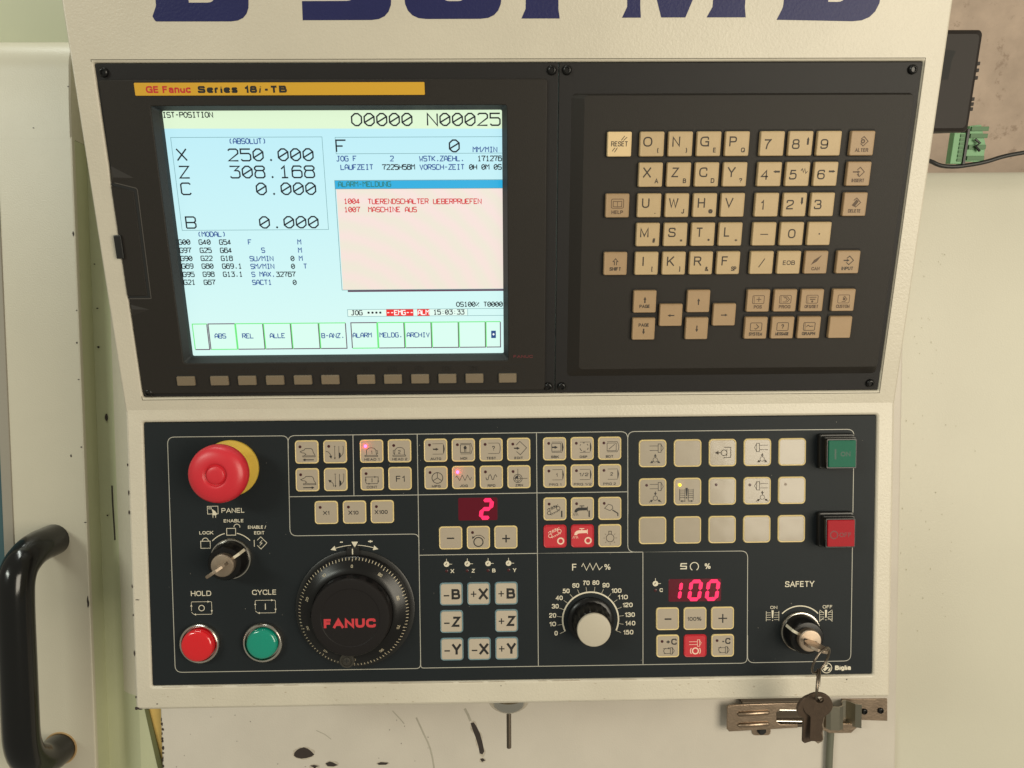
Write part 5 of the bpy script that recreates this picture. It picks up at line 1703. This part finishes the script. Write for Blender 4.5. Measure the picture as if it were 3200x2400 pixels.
SL1, SL2 = radians(34), radians(-17)
key_switch(58.8, 91.9, 'key switch with chrome ring turned to the ENABLE EDIT symbol at upper right', SL1, radians(34))
key_switch(467.4, 32.8, 'key switch below the word SAFETY with its white pointer towards ON', SL2, radians(152))


def key_shape(bow_w, bow_l, blade_w, blade_l, th, hole):
    """flat key in x (width) and y (length, bow upwards), thickness th"""
    out = []
    n = 18
    for i in range(n + 1):
        a = radians(-58 + (296) * i / n)
        out.append((bow_w / 2 * cos(a), bow_l / 2 + bow_l / 2 * sin(a)))
    out += [(-blade_w / 2, 0.2), (-blade_w / 2, -blade_l + 1.4), (-blade_w / 2 + 1.4, -blade_l), (blade_w / 2 - 1.2, -blade_l), (blade_w / 2, -blade_l + 1.6)]
    k = 5
    for i in range(k):
        y_ = -blade_l + 1.8 + (blade_l - 2.4) * (i + .5) / k
        out += [(blade_w / 2 - (.9 if i % 2 else .2), y_)]
    out += [(blade_w / 2, .2)]
    hl = [(hole[0] + hole[2] * cos(2 * pi * i / 14), hole[1] + hole[2] * sin(2 * pi * i / 14)) for i in range(14)]
    vs_, fs_ = plate(out, [hl], -th / 2, th / 2, .25)
    q_ = MB()
    q_.add(vs_, fs_)
    return q_


def place_key(mb_, frame, origin, xdir, ydir, m_, label, cat='key'):
    X_ = Vector(xdir).normalized()
    Y_ = Vector(ydir).normalized()
    Z_ = X_.cross(Y_)
    Y_ = Z_.cross(X_)
    M4 = Matrix(((X_.x, Y_.x, Z_.x, origin[0] * S), (X_.y, Y_.y, Z_.y, origin[1] * S), (X_.z, Y_.z, Z_.z, origin[2] * S), (0, 0, 0, 1)))
    o_ = mb_.build('key', m_, None, frame @ M4)
    return tag(o_, label, cat)


place_key(key_shape(17, 15.5, 6, 4, 2.0, (0, 11.5, 1.8)), LF, (58.8, 91.9, 21.5), (cos(SL1), sin(SL1), 0), (0, 0, 1), BRASSY, 'nickel key standing in the switch with the lock symbols')
place_key(key_shape(17, 17, 6, 4, 2.0, (4.2, 12.6, 2.0)), LF, (467.4, 32.8, 21.5), (cos(SL2), sin(SL2), 0), (0, 0, 1), BRASSY, 'nickel key in the SAFETY switch carrying the key rings')

RINGM = mat('ring_dark_steel', (0.20, 0.165, 0.13), 0.35, metal=1.0)
# key rings and hanging keys (world axes, millimetres)
IW = Matrix.Identity(4)


def ringpts(c, u, v_, r, n=40, a0=0, a1=2 * pi, lift=0):
    U_, V_ = Vector(u).normalized(), Vector(v_)
    V_ = (V_ - U_ * V_.dot(U_)).normalized()
    N_ = U_.cross(V_)
    return [tuple(Vector(c) + U_ * (r * cos(a0 + (a1 - a0) * i / n)) + V_ * (r * sin(a0 + (a1 - a0) * i / n)) + N_ * (lift * (i / n - .5))) for i in range(n + 1)]


r1c = (462.0, -86, -161.0)
q = MB().tube(ringpts(r1c, (1, .75, 0), (0.2, 0, 1), 9.6, 48)[:-1], .8, 8, closed=True)
o = q.build('key_ring', RINGM, None, IW, smooth=60)
tag(o, 'upper steel key ring threaded through the key in the SAFETY switch', 'key ring')
r2c = (461.2, -87.5, -178.8)
q = MB().tube(ringpts(r2c, (.42, .9, 0), (0.0, 0.05, 1), 9.4, 72, 0, 2 * pi * 1.42, 1.6), .8, 8)
o = q.build('key_ring', RINGM, None, IW, smooth=60)
tag(o, 'lower double wound key ring holding the two hanging keys', 'key ring')
place_key(key_shape(19.5, 19.0, 8.6, 18.5, 2.0, (1.0, 13.6, 2.6)), IW, (461.6, -91.5, -201.5), (1, -.12, 0.05), (0.16, .05, 1), DARKKEY, 'dark worn key with round bow hanging in front')
place_key(key_shape(17.5, 18, 7.5, 21, 2.0, (2.4, 13.4, 2.4)), IW, (457.0, -88.2, -204.0), (1, .25, .1), (-0.06, -.02, 1), DARKKEY, 'dark worn key hanging behind the round one, its bow at the left')
place_key(key_shape(12, 13, 6.5, 21, 2.0, (0, 9.6, 2.0)), IW, (466.6, -86.0, -205.0), (.9, .45, 0), (-.17, .0, 1), BRASSY, 'narrow key with a bright edge hanging rearmost on the ring')


# push buttons
def push(x_, y_, m_, label, hcap, rc):
    t = ctl('push_button', x_, y_, label, 'push button')
    MB().lathe(0, 0, [(14.3, .1), (14.4, 2.6), (14.0, 3.8), (13.2, 4.4), (12.4, 4.2), (12.0, 2.4), (11.9, .6)], 56).build('bezel_ring', CHROME, t, smooth=40)
    MB().lathe(0, 0, [(rc + .5, .8), (rc + .5, hcap - 2.6), (rc + .1, hcap - 1.2), (rc - .8, hcap - .3), (rc - 2, hcap), (rc * .5, hcap + .25), (.4, hcap + .3)], 56).build('lens', m_, t, smooth=60)
    return t


push(35.1, 31.0, LENSR, 'round red HOLD push button in a chrome ring', 8.4, 11.0)
push(80.0, 31.0, LENSG, 'round green CYCLE push button in a chrome ring', 6.4, 10.6)


def square_button(y_, m_, label, draw, ink):
    t = ctl('illuminated_button', 490.6, y_, label, 'square button')
    MB().rr(0.6, 0, [(25.5, 25.0, 1.5, .1), (25.5, 25.0, 1.5, 3.6), (24.6, 24.2, 1.4, 4.4), (22.6, 22.4, 1, 4.6), (22.6, 22.4, 1, 8.8), (21.8, 21.6, .8, 9.4)]).build('housing', BLACKP, t, smooth=30)
    MB().rr(-.3, -.2, [(21.2, 21.0, .8, 9.3), (21.2, 21.0, .8, 13.2), (20.8, 20.6, .7, 13.6)]).build('collar', BLACKG, t, smooth=30)
    l_ = MB().rr(-.3, -.2, [(19.2, 18.9, .6, 13.5), (19.2, 18.9, .6, 14.4), (18.4, 18.1, .4, 14.8)]).build('lens', m_, t, smooth=30)
    q_ = MB()
    draw(q_)
    q_.build('legend', ink, l_)
    return t


square_button(164.2, CAPG, 'square green ON button in a raised black housing', lambda q: (q.stroke([(-5.2, 3.2), (-5.2, -4.0)], 1.2, h=14.82), q.text('ON', -1.6, 5.4, -2.0, 3.4, .03, h=14.82)), mat('ink_dark_green', (0.008, 0.06, 0.035), 0.5))
square_button(107.9, CAPR, 'square red OFF button in a raised black housing', lambda q: (q.ring(-5.4, -1.2, 2.6, .9, h=14.82), q.text('OFF', -1.6, 7.0, -2.8, 3.2, .02, h=14.82)), mat('ink_dark_red', (0.16, 0.008, 0.012), 0.5))

# handwheel
hw = ctl('handwheel', 146.1, 54.3, 'large black handwheel with a graduated rim and red lettering', 'handwheel')
MB().lathe(0, 0, [(42.6, .1), (42.6, 1.0), (42, 1.3), (38.8, 1.4)], 72).build('base_ring', BLACKP, hw, smooth=35)
MB().rr(-.6, 41.5, [(9.5, 6.4, .6, .1), (9.3, 6.2, .6, 2.4), (8.7, 5.6, .4, 2.8)]).build('index_block', BLACKP, hw)
n_ = 200
prf = []
dk = MB()
lo = []
for r_, z_ in ((38.8, 1.4), (39.2, 2.0), (39.2, 6.4), (38.4, 7.4), (36.6, 8.4), (33.0, 10.6), (29.6, 12.2), (28.6, 12.2), (28.2, 11.6)):
    lo.append([((r_ + (.28 if (i % 2 and 1.5 < z_ < 7) else 0)) * cos(2 * pi * i / n_), (r_ + (.28 if (i % 2 and 1.5 < z_ < 7) else 0)) * sin(2 * pi * i / n_), z_) for i in range(n_)])
dk.loft(lo, False, False)
dk.build('graduated_rim', BLACKG, hw, smooth=40)
MB().lathe(0, 0, [(28.3, 11), (28.0, 16), (27.6, 18.8), (26.8, 19.8), (25, 20), (20.6, 20.0), (20.2, 19.7), (0.6, 19.7)], 72).build('hub_cap', mat('hub_plastic', (0.013, 0.011, 0.011), 0.5, grain=0.3, spec=0.2), hw, smooth=35)
q = MB()
for k in range(9):
    a_ = radians(20 + k * 19)
    q.add([((28.2 + d1_) * cos(a_ + da), (28.2 + d1_) * sin(a_ + da), z_) for d1_, da, z_ in ((.15, 0, 13), (.15, .15, 13), (-.3, .15, 18.6), (-.3, 0, 18.6))], [(0, 1, 2, 3)])
q.build('grip_notch', BLACKG, hw)
MARK = mat('graduation', (0.50, 0.43, 0.30), 0.5)
q = MB()
for k in range(100):
    a_ = radians(90 - k * 3.6)
    r1_ = 36.6 if k % 10 == 0 else (37.0 if k % 5 == 0 else 37.3)
    n2 = Vector((-sin(a_), cos(a_))) * .22
    pa, pb = Vector((39.0 * cos(a_), 39.0 * sin(a_))), Vector((r1_ * cos(a_), r1_ * sin(a_)))
    za, zb = 7.0, 8.4 - (r1_ - 36.6) * .5
    q.add([(pa.x + n2.x, pa.y + n2.y, za), (pa.x - n2.x, pa.y - n2.y, za), (pb.x - n2.x, pb.y - n2.y, zb + .1), (pb.x + n2.x, pb.y + n2.y, zb + .1)], [(0, 1, 2, 3)])
for k in range(10):
    a_ = radians(90 + k * 36)
    s_ = str(k * 10)
    t_ = MB()
    wd_ = 3.0 if len(s_) > 1 else 1.4
    t_.text(s_, -wd_ / 2, wd_ / 2, 0, 2.2, .0, h=0)
    r_ = 32.6
    for (vx, vy, vz) in t_.v:
        pass
    M3 = Matrix.Rotation(a_ - pi / 2, 3, 'Z') @ Matrix.Rotation(radians(-32), 3, 'X')
    base = Vector((r_ * cos(a_), r_ * sin(a_), 10.95))
    q.add([tuple(M3 @ Vector((vx, vy, vz)) + base) for vx, vy, vz in t_.v], t_.f)
q.build('graduation_marks', MARK, hw)
q = MB()
q.stroke([(-.8, 39.9), (-.8, 44)], .8, h=2.85)
q.build('index_line', WHITE, hw)
q = MB()
q.text('FANUC', -18.4, 17.6, -7.0, 6.4, .05, h=19.72)
q.build('red_lettering', FANR, hw)
q = MB()
q.lathe(-4.4, -33.2, [(5.4, 9), (5.4, 12.4), (5.0, 13.0), (4.0, 13.0), (3.8, 12.2), (2.7, 12.2), (2.5, 13.0), (1.4, 13.2)], 28)
q.build('crank_pivot', mat('dark_screw', (0.055, 0.05, 0.042), 0.4, metal=.4), hw, smooth=35)
q = MB()
q.stroke([(-6.1, -33.2), (-2.7, -33.2)], .6, h=13.25)
q.stroke([(-4.4, -34.9), (-4.4, -31.5)], .6, h=13.25)
q.build('cross_slot', GROOVE, hw)

# feed override knob
fk = ctl('feed_knob', 315.2, 43.3, 'rotary feed knob with a pale round cap on a black fluted skirt', 'rotary knob')
n_ = 72
lo = []
for r_, z_, fl in ((16.6, .1, 0), (16.6, 2.0, 0), (15.6, 3.0, 0), (14.0, 3.4, .2), (13.2, 8, .5), (12.6, 18.6, .5), (12.1, 19.2, .2)):
    lo.append([((r_ + fl * cos(18 * 2 * pi * i / n_)) * cos(2 * pi * i / n_), (r_ + fl * cos(18 * 2 * pi * i / n_)) * sin(2 * pi * i / n_), z_) for i in range(n_)])
MB().loft(lo).build('skirt', BLACKG, fk, smooth=35)
MB().lathe(0, 0, [(11.9, 18.8), (11.9, 20.2), (11.5, 20.8), (10.6, 21.0), (.5, 21.05)], 56).build('cap', KNOBW, fk, smooth=35)

# ================================================================== THINGS AROUND THE CONSOLE
# domed bolt hanging under the console
dz = -270.5
bt = empty('domed_bolt', IW, (255.3, 10, -266), 'steel dome washer and threaded bolt hanging under the console', 'bolt')
RZ = Matrix.Identity(4)
MB().lathe(0, 0, [(17.4, 10), (17.4, 4), (16.6, 1), (13.6, -2), (8.5, -4.6), (3.0, -5.8), (1.5, -6)], 44, cap0=True).build('dome', CHROME, bt, smooth=60)
q = MB()
q.loft([[(3.7 * cos(pi / 3 * i), 3.7 * sin(pi / 3 * i), z_) for i in range(6)] for z_ in (-6.8, -10.8)], True, True)
q.build('hex_nut', CHROME, bt)
thr = []
for i in range(86):
    thr.append((2.0 if i % 2 else 1.75, -5 - i * .49))
MB().lathe(0, 0, thr, 14, cap0=True).build('threaded_shaft', mat('dark_steel', (0.10, 0.08, 0.06), 0.45, metal=.8), bt, smooth=20)

# toggle latch and its strike
lt = empty('toggle_latch', MF, (500, -16, 0), 'steel toggle latch with two raised ribs below the console', 'latch')
TL = (-500, 16, 0)
tilt = Matrix.Identity(4)
LH = 12.0


def lp(x_, y_):
    """seen spot on the latch lever lies 12 mm proud of the cover"""
    return x_ - 3.6, y_ + 5.9


q = MB()
lv, lfs = plate([(463.2, -19.5), (463.4, 1.4), (465.0, 3.2), (484, 4.2), (531, 4.6), (531, -1.6), (514, -1.8), (510.6, -4.5), (510.6, -13), (514, -16.0), (531, -16.4), (531, -19.6), (490, -21.2), (465.5, -22.2)], [], LH - 1.6, LH, .5)
q.add(lv, lfs)
q.build('lever', STEEL, lt, None, TL, smooth=35)
q = MB()
for y_ in (-4.6, -15.6):
    q.tube([(473.4, y_ - .6, LH - .2), (475, y_ - .5, LH), (502.0, y_ + .6, LH), (503.6, y_ + .6, LH - .2)], [1.2, 2.3, 2.3, 1.2], 12)
q.build('lever_rib', STEEL, lt, None, TL, smooth=50)
q = MB()
q.box(478, 540, 3.0, 6.0, 0.2, LH - .6, .3)
q.box(478, 540, -20, -17.5, 0.2, LH - 2, .3)
q.build('latch_frame', mat('dark_steel', (0.10, 0.08, 0.06), 0.45, metal=.8), lt, None, TL)
q = MB()
q.box(506, 545, -18, 1, 1.0, 5.0, .2)
q.build('catch_plate', mat('dark_steel', (0.10, 0.08, 0.06), 0.45, metal=.8), lt, None, TL)
q = MB()
q.rr(500, -25.0, [(18, 14, 3, .1), (17.6, 13.6, 3, 1.4)])
q.build('base_lug', STEEL, lt, None, TL)
q = MB()
q.lathe(500, -26.6, [(4.2, 1.5), (4.2, 2.8), (2.6, 4.6)], 16)
q.build('rivet', GROOVE, lt, None, TL)
q = MB()
q.tube([(512, -4.0, 7), (540, -4.5, 8), (565, -5.5, 9), (570, -10, 9), (565, -15, 9), (540, -15.4, 8), (512, -15, 7)], 1.5, 10)
q.build('bail_wire', CHROME, lt, None, TL, smooth=50)

st = empty('latch_strike', MF, (600, -10, 0), 'steel strike bracket with a curled hook and two black screws at the right', 'bracket')
TS = (-600, 10, 0)
q = MB()
vs, fs = plate([(578, 2.6), (621.8, 2.2), (622.2, -19.6), (580, -17.4)], [], .1, 1.8, .3)
q.add(vs, fs)
q.build('base_plate', STEEL, st, None, TS, smooth=30)
q = MB()
# curled hook: a bent strip, profile in (x, height)
hk = [(556, 9), (557, 14.5), (560, 17.8), (568, 18.6), (572.5, 16), (574.5, 9), (577, 5.2), (580, 5.0), (583, 8.4), (585.5, 13), (590.6, 15.2), (591.4, 13.6)]
for th, flip_ in ((0, 1),):
    vv = []
    for (x_, h_) in hk:
        vv += [(x_, 3.0, h_), (x_, -19.5, h_)]
    q.add(vv, [(2 * i, 2 * i + 1, 2 * i + 3, 2 * i + 2) for i in range(len(hk) - 1)])
    vv2 = [(a, b, c - 1.3) for a, b, c in vv]
    q.add(vv2, [(2 * i, 2 * i + 2, 2 * i + 3, 2 * i + 1) for i in range(len(hk) - 1)])
    q.add([vv[-2], vv[-1], vv2[-1], vv2[-2]], [(0, 1, 2, 3)])
    q.add(vv[1::2] + vv2[1::2], [(i, i + 1, len(hk) + i + 1, len(hk) + i) for i in range(len(hk) - 1)])
    q.add(vv[0::2] + vv2[0::2], [(i, len(hk) + i, len(hk) + i + 1, i + 1) for i in range(len(hk) - 1)])
q.build('hook', mat('hook_steel', (0.36, 0.33, 0.26), 0.30, metal=1.0, bump=0.2, bscale=300), st, None, TS, smooth=28)
q = MB()
vs, fs = plate([(546, -6), (554, -12.5), (562, -17.2), (590, -17.4), (590.5, -19.5), (583, -26.4), (562, -26.2), (550, -20)], [], 9, 10.4, .3)
q.add(vs, fs)
q.build('side_tab', STEEL, st, None, TS, smooth=30)
for x_, y_ in ((599.4, -9.6), (615.2, -9.0)):
    screw(st, TS[0] + x_, TS[1] + y_, 1.8)

# cables, box and terminal at the right
q = MB().tube(rpath([Vector(p) for p in ((566.5, -17, 4.2), (566.2, -28, 4.2), (565.2, -47, 4.2), (564.8, -66, 4.2), (563, -140, 4.2))], 12, 4), 3.3, 14)
o = q.build('cable', CABLEG, None, MF, smooth=60)
tag(o, 'grey cable running down behind the hanging keys', 'cable')
q = MB().tube(rpath([Vector(p) for p in ((560, 96, 163), (585, 112, 157), (599, 120, 155.6), (608, 121, 151.6), (621, 121, 150.6), (644, 121, 154.0), (659, 121, 159), (690, 122, 164), (760, 124, 168), (900, 128, 172))], 10, 5), 1.7, 12)
o = q.build('cable', CABLEB, None, IW, smooth=60)
tag(o, 'thin black cable crossing the brown wall at the right edge', 'cable')
bx = empty('adapter_box', IW, (575, 80, 180), 'black plastic box fixed behind the right edge of the console', 'plastic box')
q = MB().box(535, 591.5, 176, 244.5, -110, -60, 3.0)
BM = Matrix.Translation(Vector((575, 80, 180)) * S)
TM = Matrix.Translation(Vector((630, 122, 152)) * S)
attach(q.build('box_shell', BOXB, None, UF), bx, BM)
q = MB()
for z_ in (192, 195.4, 198.8, 213, 218, 222.5):
    q.box(590.6, 592.9, z_ - 1.2, z_ + 1.2, -100, -61.5, .2)
attach(q.build('side_rib', BOXB, None, UF), bx, BM)
q = MB()
q.add([(560, 232, -59.5), (573, 230.5, -59.5), (571, 224, -59.5), (570.6, 212, -59.5), (560, 212, -59.5)], [(0, 1, 2, 3, 4)])
attach(q.build('dark_recess', GROOVE, None, UF), bx, BM)
tb = empty('terminal_block', IW, (630, 122, 152), 'green terminal block hanging below the black box', 'terminal block')
q = MB()
q.box(616, 625.6, 153, 177, -128, -121, .4)
o = q.build('left_half', PCB, None, UF)
q = MB()
for k in range(7):
    q.box(621, 624.8, 155 + k * 3.1, 157.4 + k * 3.1, -121.2, -120.2, .1)
for k, z_ in enumerate((157.5, 166, 174.6, 180)):
    q.box(628.6, 642.6, z_ - 1.7, z_ + 1.7, -121.6, -119.8, .2)
o3 = q.build('terminal_cell', PCBD, None, UF)
q = MB()
vs, fs = plate([(627.4, 155), (644.4, 154), (643, 157), (642.6, 168), (636.6, 183), (627.6, 182)], [], -128, -121, .3)
q.add(vs, fs)
o2 = q.build('right_half', PCB, None, UF)
q = MB()
q.box(625.4, 627.6, 152.6, 180, -129, -119.6, .3)
q.tube([(632, 172, -118.5), (636, 169, -118), (633, 166.5, -118), (637, 163, -118.5)], 1.0, 8)
o4 = q.build('black_spine', CABLEB, None, UF)
for o_ in (o, o2, o3, o4):
    attach(o_, tb, TM)
